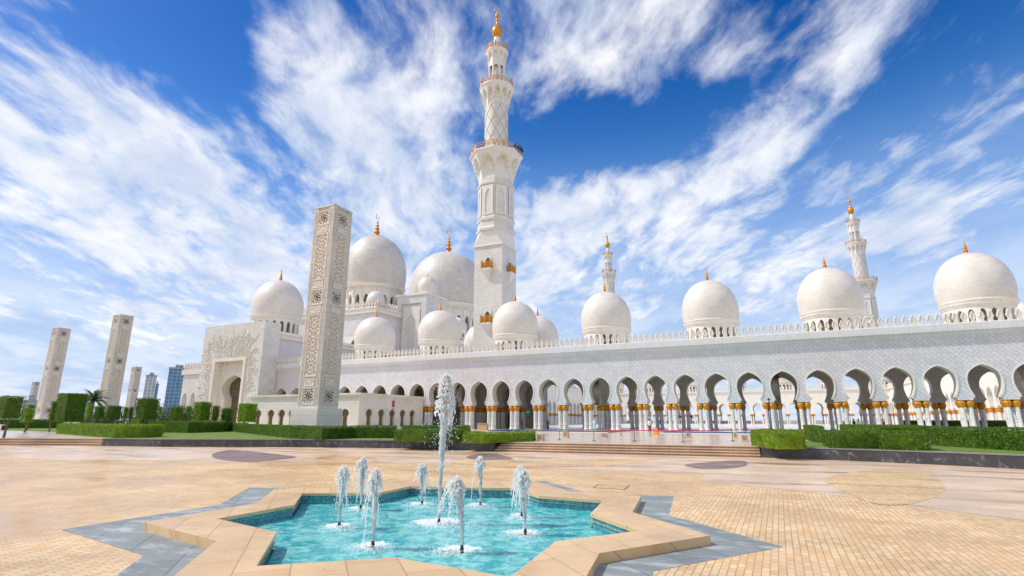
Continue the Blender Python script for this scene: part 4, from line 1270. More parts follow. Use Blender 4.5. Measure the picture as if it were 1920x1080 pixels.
# ------------------------------------------------------------------ minarets
def minaret(label, loc):
    t = thing('minaret', label, 'minaret', loc, 'minarets at the courtyard corners')
    O = Vector(loc)
    kn = [(0, 0), (38, 38), (42, 41.1), (49, 47.4), (58, 56.4), (60.2, 57.9), (67.6, 64.8), (86.3, 83.8), (96.2, 94.6), (100, 99.2), (108.9, 108.3), (120, 119.4)]
    def zr(z):
        for (a, b), (c, d) in zip(kn, kn[1:]):
            if z <= c: return b + (d - b) * (z - a) / (c - a) if z > a else b + (z - a)
        return z
    def P(name, mb, mt, sm=None, par=None):
        mb.v = [(v[0], v[1], zr(v[2])) for v in mb.v]
        return mb.build(name, mt, par or t, O, sm)
    hs = 3.62
    mb = MB(); zt = 42.0 - RT
    mb.box(-hs, hs, -hs, hs, 0, 41.6)
    ro = 4.35
    oc = [(ro * math.cos(R(22.5 + 45 * i)), ro * math.sin(R(22.5 + 45 * i))) for i in range(8)]
    sq = []
    for i in range(8):
        a = R(22.5 + 45 * i); c, s = math.cos(a), math.sin(a); k = hs / max(abs(c), abs(s)); sq.append((c * k, s * k))
    bw = P('base_tower', mb, M_COURSE)
    mb = MB()
    mb.box(-hs - .25, hs + .25, -hs - .25, hs + .25, 41.6, 42.0)
    cor4 = [(hs, hs), (-hs, hs), (-hs, -hs), (hs, -hs)]
    for q in range(4):
        c0, c1 = cor4[q], cor4[(q + 1) % 4]; i = q * 2
        mb.poly([(*oc[i], 46.0), (*c0, 42.0), (*oc[i + 1], 46.0)])
        mb.poly([(*c0, 42.0), (*c1, 42.0), (*oc[(i + 2) % 8], 46.0), (*oc[i + 1], 46.0)])
    P('chamfer', mb, M_PLAIN)
    # octagonal shaft
    mb = MB(); k8 = 1 / math.cos(R(22.5)); ap = ro / k8
    pr = [(ro, 45.6), (ro + .35, 46.0), (ro + .35, 46.6), (ro + .05, 47.0), (ro + .05, 48.6), (ro + .3, 48.8), (ro + .3, 49.4), (ro - .05, 49.8), (ro - .05, 57.6), (ro + .25, 57.9), (ro + .25, 58.6), (ro - .1, 58.9), (ro - .1, 60.2)]
    mb.lathe(pr, 8, rot=R(22.5)); P('octagonal_shaft', mb, M_COURSE)
    mb = MB()
    for i in range(8):
        a = R(45 * i); c, s = math.cos(a), math.sin(a); rr = (ro - .05) * math.cos(R(22.5))
        F = lambda x, z, d, c=c, s=s, rr=rr: ((rr + .16 - d) * c - x * s, (rr + .16 - d) * s + x * c, z)
        arch_bay(mb, -1.35, 1.35, 50.0, 57.4, ROUND, 2.6, 50.5, 6.0, F, .17, 0, back=False)
    P('niche_panel', mb, M_PLAIN)
    # corbelled galleries: arches cut into a flaring ring
    def corbel(rs, rt, z0, z1, nf, octo, name):
        mb = MB(); per = 12; n = nf * per; rows = []; uvr = []; nz = 22
        def shp(a, r):
            if not octo: return r
            aa = (a + R(22.5)) % R(45) - R(22.5); return r * math.cos(R(22.5)) / math.cos(aa)
        for iz in range(nz + 1):
            f = iz / nz; z = z0 + (z1 - z0) * f; row = []; ur = []
            for j in range(n + 1):
                a = 2 * PI * j / n - PI / nf; s = ((j % per) / per - .5) * 2
                za = .80 * (1 - abs(s) ** 2.2) ** .55 if abs(s) < .99 else 0
                flare = rs + (rt - rs) * (f ** 1.35)
                r = flare if (f > za or f > .86) else rs
                if f > .92: r = rt * 1.01
                r = shp(a, r)
                if j < n: row.append((r * math.cos(a), r * math.sin(a), z))
                ur.append((a * rt, z))
            rows.append(row); uvr.append(ur)
        mb.tri_strip(rows, uvr, close=True)
        top = []
        for j in range(n):
            a = 2 * PI * j / n - PI / nf; r = shp(a, rt * 1.01); top.append((r * math.cos(a), r * math.sin(a), z1))
        mb.poly(top); return P(name, mb, M_PLAIN, 30)
    def railing(r, z, n, octo, h=1.3):
        mb = MB()
        def pt(a, rr):
            if octo: aa = (a + R(22.5)) % R(45) - R(22.5); rr *= math.cos(R(22.5)) / math.cos(aa)
            return rr * math.cos(a), rr * math.sin(a)
        ring = [pt(2 * PI * j / 64, r) for j in range(65)]
        for zz in (z + .1, z + h * .55, z + h): mb.tube([(x, y, zz) for x, y in ring], .07, 5, cap=False)
        for j in range(n):
            x, y = pt(2 * PI * j / n, r); big = j % 4 == 0
            mb.tube([(x, y, z), (x, y, z + h + (.5 if big else 0))], .16 if big else .05, 5)
            x2, y2 = pt(2 * PI * (j + .5) / n, r); mb.tube([(x, y, z + .1), (x2, y2, z + h)], .05, 4); x3, y3 = pt(2 * PI * (j + 1) / n, r); mb.tube([(x2, y2, z + h), (x3, y3, z + .1)], .05, 4)
        return P('railing', mb, M_GOLDD)
    corbel(ro - .15, 6.6, 59.6, 67.6, 8, True, 'lower_gallery'); railing(6.4, 67.6, 32, True, 1.5)
    # patterned round shaft with two families of raised spiral ribs
    lt = MB(); mb = MB(); mb.lathe([(2.95, 67.0), (2.95, 81.5)], 40)
    for sg in (-1, 1):
        for k in range(8):
            pts = []
            for i in range(29):
                f = i / 28; a = 2 * PI * k / 8 + sg * f * 2.5; pts.append((2.96 * math.cos(a), 2.96 * math.sin(a), 67.6 + f * 13.5))
            lt.tube(pts, .05, 4)
    ls = P('lattice_shaft', mb, M_COURSE, 40); P('lattice', lt, M_INLAY, None, ls)
    corbel(2.9, 4.35, 79.6, 86.3, 12, False, 'upper_gallery'); railing(4.2, 86.3, 24, False, 1.3)
    mb = MB(); mb.lathe([(1.45, 86.3), (1.45, 92.2)], 20); P('inner_drum', mb, M_GREYTRIM, 40)
    for k in range(8):
        a = R(45 * k); mb = MB(); mb.lathe([(.36, 86.3), (.26, 86.8), (.24, 91.0), (.38, 91.8), (.38, 92.3)], 10, (1.95 * math.cos(a), 1.95 * math.sin(a), 0)); P('column', mb, M_PLAIN, 40)
    corbel(2.1, 2.9, 91.8, 96.2, 10, False, 'top_gallery'); railing(2.8, 96.2, 20, False, 1.1)
    mb = MB(); mb.lathe([(1.1, 96.2), (.95, 97.0), (.70, 97.6), (.95, 99.0), (.78, 99.4), (.78, 100.2)], 20); P('lantern_neck', mb, M_PLAIN, 40)
    mb = MB(); mb.lathe([(.78, 100.0), (1.15, 100.7), (1.4, 101.6), (1.3, 102.5), (.9, 103.3), (.4, 103.9), (.32, 104.6), (.30, 105.2), (.42, 105.5), (.2, 105.9), (.55, 106.5), (.5, 107.0), (.15, 107.4), (.12, 108.0)], 24)
    crescent(mb, (0, 0, 108.9), .75); P('finial', mb, M_GOLD, 50)
    # little balconies on the base tower
    for face, zz in ((0, 34.9), (1, 34.4), (0, 22.3)):
        rot = Matrix.Rotation(R(90) * face, 4, 'Z')
        mb = MB(); ww = 1.15; mb.prism([(-ww, -hs - 1.1), (ww, -hs - 1.1), (ww, -hs), (-ww, -hs)], zz, zz + .35, bottom=True)
        mb.poly([(-ww, -hs - 1.1, zz), (-.2, -hs, zz - 2.2), (.2, -hs, zz - 2.2), (ww, -hs - 1.1, zz)][::-1]); mb.poly([(-ww, -hs, zz), (-.2, -hs, zz - 2.2), (-ww, -hs - 1.1, zz)]); mb.poly([(ww, -hs, zz), (ww, -hs - 1.1, zz), (.2, -hs, zz - 2.2)])
        for q in (mb,): q.v = [tuple(rot @ Vector(v)) for v in q.v]
        b = P('balcony', mb, M_PLAIN)
        mb = MB()
        line = [(-ww, -hs, 0), (-ww, -hs - 1.05, 0), (ww, -hs - 1.05, 0), (ww, -hs, 0)]
        for zz2 in (.15, .75, 1.45): mb.tube([(x, y, zz + .35 + zz2) for x, y, _ in line], .07, 4)
        for i in range(9):
            x = -ww + 2 * ww * i / 8; mb.tube([(x, -hs - 1.05, zz + .35), (x, -hs - 1.05, zz + (1.8 if i % 4 else 2.2))], .07 if i % 4 else .15, 5)
        for i in range(4):
            for sx in (-ww, ww): mb.tube([(sx, -hs - .25 * i, zz + .35), (sx, -hs - .25 * i, zz + 1.8)], .06, 4)
        mb.v = [tuple(rot @ Vector(v)) for v in mb.v]; P('railing', mb, M_GOLD, None, b)
        mb = MB(); F = lambda x, z, d: (x, -hs - .12 + d, z)
        arch_bay(mb, -.95, .95, zz + .35, zz + 3.4, ROUND, 1.9, zz + .36, 2.7, F, .11, 0, back=False); mb.v = [tuple(rot @ Vector(v)) for v in mb.v]; P('door_surround', mb, M_PLAIN, None, b)
        mb = MB(); mb.box(-.6, .6, -hs - .04, -hs - .01, zz + .4, zz + 3.0); mb.v = [tuple(rot @ Vector(v)) for v in mb.v]; P('door', mb, M_DARKGLASS, None, b)
    return t


HM = 108.4
rm = ray(938, 16); dm = (HM - EYE + RT) / (rm.z / math.hypot(rm.x, rm.y)); pm = ond(928, 600, dm)
min1 = minaret('nearest and tallest looking white minaret with gold ball, left of centre behind the arcade', (pm.x, pm.y, RT))
for (pxt, pyt), lab in (((1591, 369), 'distant minaret rising at right between two arcade domes, twisted shaft in view'), ((1138, 437), 'farthest minaret, only its top showing above the middle arcade dome')):
    r_ = ray(pxt, pyt); d_ = (HM - EYE + RT) / (r_.z / math.hypot(r_.x, r_.y)); q_ = ond(pxt, pyt, d_)
    copy_tree(min1, (q_.x, q_.y, RT), lab)
for i in range(4):
    f = i / 3; a = R(-45 + 22.5 + f * 18)
# floodlights hung on the lower gallery of the near minaret
for i in range(4):
    a = R(-20 + i * 9); mb = MB(); mb.box(-.22, .22, -.22, .22, -.28, .28); mb.box(-.08, .08, -.08, .08, .3, 1.0)
    mb.build('floodlight', M_IRON, min1, (pm.x + 6.75 * math.cos(a), pm.y + 6.75 * math.sin(a), RT + 65.4))

# ------------------------------------------------------------------ carved pylons
def lace(mb, F, w, h, n, mth, seed, dep=.14, fill=.5, m=0):
    """pierced arabesque panel as a relief: F(x, z, d) -> point"""
    nx = n; nz = max(4, int(n * h / w)); rnd = random.Random(seed); ph = [rnd.uniform(0, 6.28) for _ in range(6)]
    def val(x, z):
        x = abs(x / w * 2); zz = z / w * 2
        if mth == 'sq':
            r = math.hypot(x, zz); a = math.atan2(zz, x); a = abs((a % (PI / 2)) - PI / 4)
            v = math.sin(r * 11 + 2.0 * math.cos(a * 8)) + .8 * math.cos(a * 12 + r * 6) + .5 * math.sin(x * 16) * math.sin(zz * 16)
            if r < .16: v = -1
            return v
        zz2 = abs(((zz / 1.6) % 2) - 1) * 1.6
        return math.sin(x * 10.5 + 2.4 * math.sin(zz2 * 6.5 + ph[0])) + math.cos(zz2 * 11.5 + 2.2 * math.sin(x * 6.5)) + .45 * math.sin((x + zz2) * 19)
    rows = []
    for j in range(nz + 1):
        z = -h / 2 + h * j / nz; row = []
        for i in range(nx + 1):
            x = -w / 2 + w * i / nx; v = val(x, z)
            edge = min(w / 2 - abs(x), h / 2 - abs(z))
            solid = v > (1 - fill) * 1.2 - .6 or edge < .05 * w
            row.append(F(x, z, 0 if solid else dep))
        rows.append(row)
    mb.tri_strip(rows, None, m)


PH = 25.2; PW = 2.9


def pylon(label, loc):
    t = thing('pylon', label, 'pylon', loc, 'carved stone pylons'); O = Vector(loc); h = PW / 2
    mb = MB(); k = 1.26; mb.box(-h * k, h * k, -h * k, h * k, 0, 2.7); mb.box(-h * k + .05, h * k - .05, -h * k + .05, h * k - .05, 2.7, 2.8); mb.build('plinth', M_PYLONBASE, t, O)
    mb = MB()
    inset = .16
    mb.box(-h + inset, h - inset, -h + inset, h - inset, 2.8, PH - .15)
    b = mb.build('shaft', M_PYLON, t, O)
    mb = MB(); mb.box(-h - .03, h + .03, -h - .03, h + .03, PH - .18, PH); mb.build('cap_slab', M_PYLONBASE, t, O)
    # frames proud of the core on each face, with pierced panels inside
    panels = []
    z = 3.15
    lay = [('sq', 1.9), ('s', 1.1), ('tall', 7.1), ('s', 1.0), ('sq', 1.9), ('s', 1.0), ('tall', 5.7), ('s', 1.0), ('sq', 1.9)]
    tot = sum(x[1] for x in lay); sc = (PH - .55 - z) / tot; cur = z
    for kind, hh in lay: panels.append((kind, cur, cur + hh * sc)); cur += hh * sc
    for f in range(4):
        rot = Matrix.Rotation(R(90 * f), 4, 'Z')
        G = lambda x, z, d, rot=rot: tuple(rot @ Vector((x, -h + d, z)))
        mb = MB(); wv = PW * .52
        def Bx(m_, x0, x1, z0, z1, d0=0.0, d1=inset + .01):
            q = MB(); q.box(x0, x1, -h + d0, -h + d1, z0, z1); b0 = len(m_.v); m_.v += [tuple(rot @ Vector(v)) for v in q.v]; m_.f += [tuple(b0 + i for i in ff) for ff in q.f]; m_.uv += q.uv; m_.mi += q.mi
        e = h - .0 if f % 2 == 0 else h - .165
        Bx(mb, -e, -wv / 2 - .10, 2.8, PH - .2); Bx(mb, wv / 2 + .10, e, 2.8, PH - .2)
        for kind, z0, z1 in panels:
            if kind == 's': Bx(mb, -wv / 2 - .10, wv / 2 + .10, z0, z1, .03)
            else:
                Bx(mb, -wv / 2 - .16, -wv / 2, z0 + .0, z1 - .0, -.05); Bx(mb, wv / 2, wv / 2 + .16, z0, z1, -.05); Bx(mb, -wv / 2, wv / 2, z0, z0 + .14, -.05); Bx(mb, -wv / 2, wv / 2, z1 - .14, z1, -.05)
        Bx(mb, -wv / 2 - .1, wv / 2 + .1, 2.8, 3.15)
        # fine mouldings down the corner strips and joints between drums
        for sx in (-1, 1):
            for q in (.30, .62): xx = sx * (wv / 2 + .16 + (h - wv / 2 - .16) * q); Bx(mb, xx - .03, xx + .03, 2.9, PH - .5, -.03, .0)
        for zj in (panels[2][2], panels[5][2]): Bx(mb, -h - .02, h + .02, zj - .04, zj + .02, -.025, .0)
        mb.build('frame', M_PYLON, t, O)
        for kind, z0, z1 in panels:
            if kind == 's':
                if f in (0, 1):
                    mb = MB(); lace(mb, lambda x, zz, d, c=(z0 + z1) / 2: G(x, zz + c, d - .035), wv, (z1 - z0) * .8, 26, 'tall', int(z0 * 7) + f, .05, .55); mb.build('relief_band', M_LACE, t, O)
                continue
            mb = MB(); hh = z1 - z0 - .28
            lace(mb, lambda x, zz, d, c=(z0 + z1) / 2: G(x, zz + c, .0 + d), wv, hh, 44 if kind == 'sq' else 46, kind, 3 if kind == 'sq' else 11, (.30 if kind == 'sq' else .13), .50 if kind == 'sq' else .62)
            pn = mb.build('pierced_screen' if kind == 'sq' else 'carved_panel', M_LACE, t, O)
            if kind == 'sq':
                # dark sheet behind the stone lace, painted as the shade of an opening
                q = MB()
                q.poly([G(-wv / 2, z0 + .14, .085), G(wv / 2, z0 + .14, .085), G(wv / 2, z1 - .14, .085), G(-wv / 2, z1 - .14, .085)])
                q.build('shade_sheet', M_HOLESHADE, pn, O)
    return t


p1 = ond(592.5, 800, 62); p1.z = RT
t_ = ond(622, 393, 62)
py1 = pylon('nearest carved stone pylon, standing behind the V shaped hedge left of centre', p1)
for (px_, py_), lab in (((232, 592), 'tall carved pylon right of the palm tree'), ((116, 616), 'leaning-looking carved pylon behind the square topiary at far left'), ((257, 688), 'small distant pylon left of the pale office towers'), ((68, 716), 'distant pylon half hidden behind the far left one')):
    r_ = ray(px_, py_); d_ = (PH + RT - EYE) / (r_.z / math.hypot(r_.x, r_.y)); q_ = ond(px_, py_, d_)
    copy_tree(py1, (q_.x, q_.y, RT), lab)

# ------------------------------------------------------------------ city towers
def city(name, label, px0, px1, pyt, d, depth, m, steps_=()):
    a, b = ond(px0, 780, d), ond(px1, 780, d); zt = ond((px0 + px1) / 2, pyt, d).z
    a.z = b.z = 0; v = (b - a); w = v.length; ang = math.atan2(v.y, v.x)
    t = thing(name, label, 'building', (a.x, a.y, RT), 'far office towers'); t.rotation_euler = (0, 0, ang)
    mb = MB(); mb.box(0, w, 0, depth, 0, zt); o = mb.build('facade', m, None); o.parent = t; o.location = (0, 0, 0)
    mb = MB(); mb.box(-.3, w + .3, -.3, depth + .3, zt, zt + 1.2); mb.box(w * .3, w * .7, depth * .3, depth * .6, zt + 1.2, zt + 4); o = mb.build('roof', M_TOWERG, None); o.parent = t; o.location = (0, 0, 0)
    return t


city('office_tower', 'blue glass office tower left of the entrance building', 304, 342, 692, 620, 8, M_TOWERB)
city('office_tower', 'paler glass tower edge right of the blue tower', 342, 350, 694, 660, 8, M_TOWERW)
city('office_tower', 'pale grey office tower beside the small pylon', 262, 283, 706, 700, 8, M_TOWERW)
city('office_tower', 'thin blue tower right of the pale grey one', 282, 289, 722, 760, 8, M_TOWERB)
city('low_building', 'low grey building at the far left horizon', 38, 66, 756, 420, 30, M_TOWERG)
city('office_tower', 'narrow pale tower seen through an arch across the courtyard', 1322, 1333, 768, 640, 20, M_TOWERW)
city('office_tower', 'second narrow tower seen through an arch across the courtyard', 1338, 1346, 766, 660, 20, M_TOWERG)

# ------------------------------------------------------------------ planting
def leaves(mb, pts, z0, z1, dens, size, rnd, m=0, sides=True, top=True):
    n = len(pts); area2 = sum(pts[i - 1][0] * pts[i][1] - pts[i][0] * pts[i - 1][1] for i in range(n)); sg = 1 if area2 > 0 else -1
    cx = sum(p[0] for p in pts) / n; cy = sum(p[1] for p in pts) / n
    ph = [rnd.uniform(0, 6.28) for _ in range(4)]
    def und(a, b): return .05 * math.sin(a * 2.3 + ph[0]) * math.sin(b * 3.1 + ph[1]) + .035 * math.sin(a * 5.7 + ph[2]) + .03 * math.sin(b * 6.3 + a * 4 + ph[3])
    def leaf(p, nrm, jit):
        nrm = (nrm + Vector((rnd.gauss(0, jit), rnd.gauss(0, jit), rnd.gauss(0, jit)))).normalized()
        u = nrm.orthogonal().normalized(); u.rotate(Matrix.Rotation(rnd.random() * 6.28, 3, nrm)); w = nrm.cross(u); s = size * rnd.uniform(.6, 1.35)
        a, b, c, d = p - u * s, p + w * s * .5 + nrm * s * .15, p + u * s, p - w * s * .5 + nrm * s * .15
        bb = len(mb.v); mb.v += [tuple(a), tuple(b), tuple(c), tuple(d)]; mb.f.append((bb, bb + 1, bb + 2, bb + 3)); mb.mi.append(m); mb.uv += [(0, 0)] * 4
    if sides:
        for i in range(n):
            a, b = Vector((*pts[i - 1], 0)), Vector((*pts[i], 0)); d = b - a; L = d.length
            if L < .02: continue
            nv = Vector((d.y, -d.x, 0)).normalized() * sg
            for _ in range(int(L * (z1 - z0) * dens)):
                f = rnd.random(); z = z0 + (z1 - z0) * rnd.random(); p = a + d * f; k = und(L * f + i * 3, z)
                e = max(0, (z - (z1 - .18)) / .18); k -= .09 * e * e
                leaf(Vector((p.x, p.y, z)) + nv * (k * .6 + rnd.uniform(-.08, .04)), nv, .62)
    if top:
        x0, x1 = min(p[0] for p in pts), max(p[0] for p in pts); y0, y1 = min(p[1] for p in pts), max(p[1] for p in pts)
        for _ in range(int((x1 - x0) * (y1 - y0) * dens)):
            x, y = rnd.uniform(x0, x1), rnd.uniform(y0, y1)
            if in_poly(x, y, pts): leaf(Vector((x, y, z1 + und(x, y) * .6 + rnd.uniform(-.07, .04))), Vector((0, 0, 1)), .45)


def inset_poly(pts, d):
    n = len(pts); ar = sum(pts[i - 1][0] * pts[i][1] - pts[i][0] * pts[i - 1][1] for i in range(n)); sg = 1 if ar > 0 else -1; out = []
    for i in range(n):
        a, b, c = Vector(pts[i - 1]), Vector(pts[i]), Vector(pts[(i + 1) % n])
        d1, d2 = (b - a).normalized(), (c - b).normalized(); n1, n2 = Vector((-d1.y, d1.x)) * sg, Vector((-d2.y, d2.x)) * sg
        m = (n1 + n2); m = m / max(.5, m.length_squared / 2); out.append(tuple(b + m * d))
    return out


hn = [0]


def hedge(label, base, ytop, depth, m=None, dens=240, size=.05, zb=RT, group='clipped low hedges', dirv=None):
    m = m or M_LEAF; hn[0] += 1; rnd = random.Random(hn[0])
    fr = [onz(x, y, zb) for x, y in base]; i0 = len(base) // 2
    d0 = math.hypot(fr[i0].x, fr[i0].y); zt = ond(base[i0][0], ytop, d0).z
    dv = Vector(dirv) if dirv else Vector((sum(p.x for p in fr), sum(p.y for p in fr))).normalized() * .6 + Vector((0, .4))
    dv.normalize()
    pts = [(p.x, p.y) for p in fr] + [(p.x + dv.x * depth, p.y + dv.y * depth) for p in reversed(fr)]
    O = Vector((*pts[0], zb)); loc = [(x - O.x, y - O.y) for x, y in pts]; H = zt - zb
    t = thing('hedge', label, 'hedge', O, group)
    mb = MB(); leaves(mb, loc, .0, H, dens, size, rnd)
    ins = inset_poly(loc, .14); mb2 = MB(); mb2.prism(ins, 0, H - .12); b = len(mb.v); mb.v += mb2.v; mb.f += [tuple(b + i for i in f) for f in mb2.f]; mb.uv += mb2.uv; mb.mi += mb2.mi
    mb.build('foliage', m, t, O)
    rnd2 = random.Random(hn[0] + 50); st = MB()
    L = (Vector(loc[1]) - Vector(loc[0])).length
    for i in range(max(3, int(L / 1.2))):
        f = rnd2.random(); p = Vector(loc[0]).lerp(Vector(loc[1]), f) + Vector((dv.x, dv.y)) * rnd2.uniform(.3, max(.4, depth - .3)); st.tube([(p.x, p.y, -.02), (p.x, p.y, H * .6)], .03, 5)
    st.build('stems', M_BARK, t, O)
    return zt


hedge('bright yellow green box hedge beside the left steps, in front of the square topiary', [(104, 813), (160, 817.5), (213, 821.5), (267, 821)], 797, 5.0, M_LEAFB)
hedge('long dull low hedge at the far left, behind the litter bin', [(-40, 803.5), (20, 803.2), (104, 803)], 786.5, 3)
hedge('small dark hedge right of the bright left hedge, partly behind its neighbour', [(239, 799), (260, 800), (280, 799)], 784, 3)
hedge('dark two lobed low hedge left of the V shaped hedge', [(277, 811), (330, 811.5), (350, 812), (412, 810)], 790, 5)
hedge('long V shaped low hedge in front of the nearest pylon', [(408, 806), (470, 813.5), (540, 822), (602, 825.5), (660, 821.5), (737, 822)], 800, 2.2)
hedge('thin pale low hedge left of the pylon plinth, behind the V shaped hedge', [(440, 803), (500, 804), (548, 805)], 793, 2.5, M_LEAFB)
hedge('dark hedge behind the foot of the tall jet', [(738, 828.5), (800, 829.5), (862, 829), (868, 826)], 806, 3)
hedge('low rounded hedge in the second row behind the tall jet', [(752, 815), (800, 816), (872, 815)], 799, 4)
hedge('bright green hedge at the left end of the central steps', [(866, 831), (905, 831.5), (950, 829.5), (999, 827)], 810, 2.0, M_LEAFB)
hedge('bright green hedge at the right end of the central steps', [(1410, 836), (1440, 840.5), (1462, 843), (1512, 842)], 811, 3.0, M_LEAFB)
hedge('narrow dark hedge between the step hedge and the large right hedge', [(1511, 824), (1526, 829), (1548, 832)], 799, 4)
hedge('large dark hedge at right with a corner in the middle of its front', [(1545, 836), (1560, 841), (1650, 842), (1660, 844), (1748, 845.5)], 809, 2.6)
hedge('long dark hedge running out of the picture at the right edge', [(1752, 836), (1830, 841), (1930, 847), (2060, 853)], 804, 3)
hedge('flat topped hedge in the middle row at right', [(1578, 818), (1650, 820), (1765, 822)], 800, 24)
hedge('rearmost flat hedge at right, below the arcade columns', [(1690, 807.5), (1800, 808), (1960, 809)], 789, 9)
hedge('thin hedge strip behind the right step hedge', [(1416, 812), (1470, 813), (1520, 813.5)], 806, 3, M_LEAFB)

tn = [100]


def topiary(label, px0, px1, yt, yb, d, group='square clipped topiary trees'):
    tn[0] += 1; rnd = random.Random(tn[0])
    c = ond((px0 + px1) / 2, yb, d); zt = ond((px0 + px1) / 2, yt, d).z; zb = c.z
    wpx = (ond(px1, yb, d) - ond(px0, yb, d)).length
    th = abs(math.atan2(c.x, c.y)); s = wpx / (math.cos(th) + math.sin(th)) / 2 * .98
    if s < .35: s = .35
    H = zt - zb
    O = Vector((c.x, c.y, RT)); t = thing('topiary_tree', label, 'topiary', O, group); mb = MB()
    k = 1.06
    box_ = [(-s, -s), (s, -s), (s, s), (-s, s)]
    z0, z1 = zb - RT, zt - RT
    dn = 130 if d < 90 else 70
    leaves(mb, box_, z0, z1, dn, .065 if d < 90 else .09, rnd)
    leaves(mb, box_, z0 - .05, z0, 1, .07, rnd, sides=False)
    mb2 = MB(); mb2.prism(inset_poly(box_, .16), z0 + .1, z1 - .12, bottom=True); b = len(mb.v); mb.v += mb2.v; mb.f += [tuple(b + i for i in f) for f in mb2.f]; mb.uv += mb2.uv; mb.mi += mb2.mi
    mb.build('foliage', M_LEAF if tn[0] % 3 else M_LEAFB, t, O)
    mb = MB()
    mb.tube([(0, 0, 0), (.03, .02, z0 * .4), (-.02, .02, z0 * .75)], [.13, .10, .09], 8)
    for i in range(4): a = i * 1.6; mb.tube([(-.02, .02, z0 * .7), (math.cos(a) * s * .25, math.sin(a) * s * .25, z0 * .88), (math.cos(a) * s * .6, math.sin(a) * s * .6, z0 + .3)], [.07, .055, .035], 6)
    mb.build('trunk', M_BARK, t, O)


for a in (('square topiary cut by the left edge, on a visible trunk', -14, 42, 743, 787, 72), ('dark low topiary between the left edge tree and the far left pylon', 36, 63, 766, 793, 100), ('largest square topiary, behind the bright left hedge', 96, 160, 738, 792, 112),
          ('narrow topiary peeping out left of the largest one', 87, 103, 752, 793, 104), ('topiary peeping out right of the largest one', 156, 172, 757, 787, 104), ('small dark topiary below the palm tree', 172, 195, 762, 786, 112), ('small dark topiary in front of the tall pylon', 196, 228, 761, 786, 112),
          ('slim topiary right of the tall pylon', 228, 239, 763, 785, 112), ('slim topiary touching the big one below the office towers', 239, 249, 763, 785, 112), ('big square topiary below the pale office towers', 248, 296, 747, 787, 92), ('narrow topiary right of the one below the office towers', 293, 305, 762, 778, 112),
          ('wide low topiary below the blue glass tower', 316, 344, 763, 786, 118), ('thin topiary left of the one at the portal', 348, 358, 762, 780, 118), ('square topiary left of the carved portal', 357, 395, 754, 790, 93), ('topiary just left of the portal arch', 393, 411, 761, 790, 92),
          ('lower topiary in front of the portal arch', 411, 436, 765, 790, 92), ('square topiary right of the portal', 441, 482, 757, 792, 90), ('tiny topiary left of the far left pylon foot', 50, 66, 759, 767, 120)):
    topiary(*a)


def shrub(label, px, pyt, pyb, d, w, seed, name='shrub', group='loose shrubs on the horizon', m=None):
    rnd = random.Random(seed); c = ond(px, pyb, d); zt = ond(px, pyt, d).z; H = zt - RT
    O = Vector((c.x, c.y, RT)); t = thing(name, label, 'shrub', O, group); mb = MB()
    for _ in range(900):
        a = rnd.random() * 6.28; r = w * math.sqrt(rnd.random()); z = H * (.15 + .85 * rnd.random() * math.sqrt(max(0, 1 - (r / w) ** 2)) * rnd.uniform(.7, 1.1))
        p = Vector((math.cos(a) * r, math.sin(a) * r, z)); u = Vector((rnd.gauss(0, 1), rnd.gauss(0, 1), rnd.gauss(0, 1))).normalized(); v = u.orthogonal().normalized(); s = rnd.uniform(.1, .26)
        mb.poly([tuple(p - u * s), tuple(p + v * s * .6), tuple(p + u * s), tuple(p - v * s * .6)], [(0, 0)] * 4)
    mb.build('foliage', m or M_LEAFD, t, O)
    mb = MB()
    for i in range(4): a = i * 1.6; mb.tube([(0, 0, 0), (math.cos(a) * w * .3, math.sin(a) * w * .3, H * .6)], [.1, .04], 5)
    mb.build('stem', M_BARK, t, O)


for i, (px, yt, w) in enumerate(((303, 758, 3.4), (322, 756, 3.6), (337, 757, 3.2), (352, 758, 2.6), (212, 764, 3), (185, 765, 3))):
    shrub(['olive shrub below the thin blue tower', 'olive shrub below the blue tower, left half', 'olive shrub below the blue tower, right half', 'olive shrub at the foot of the crenellated wing', 'olive shrub at the foot of the tall pylon', 'olive shrub behind the palm trunk'][i], px, yt, 776, 150, w, 300 + i)


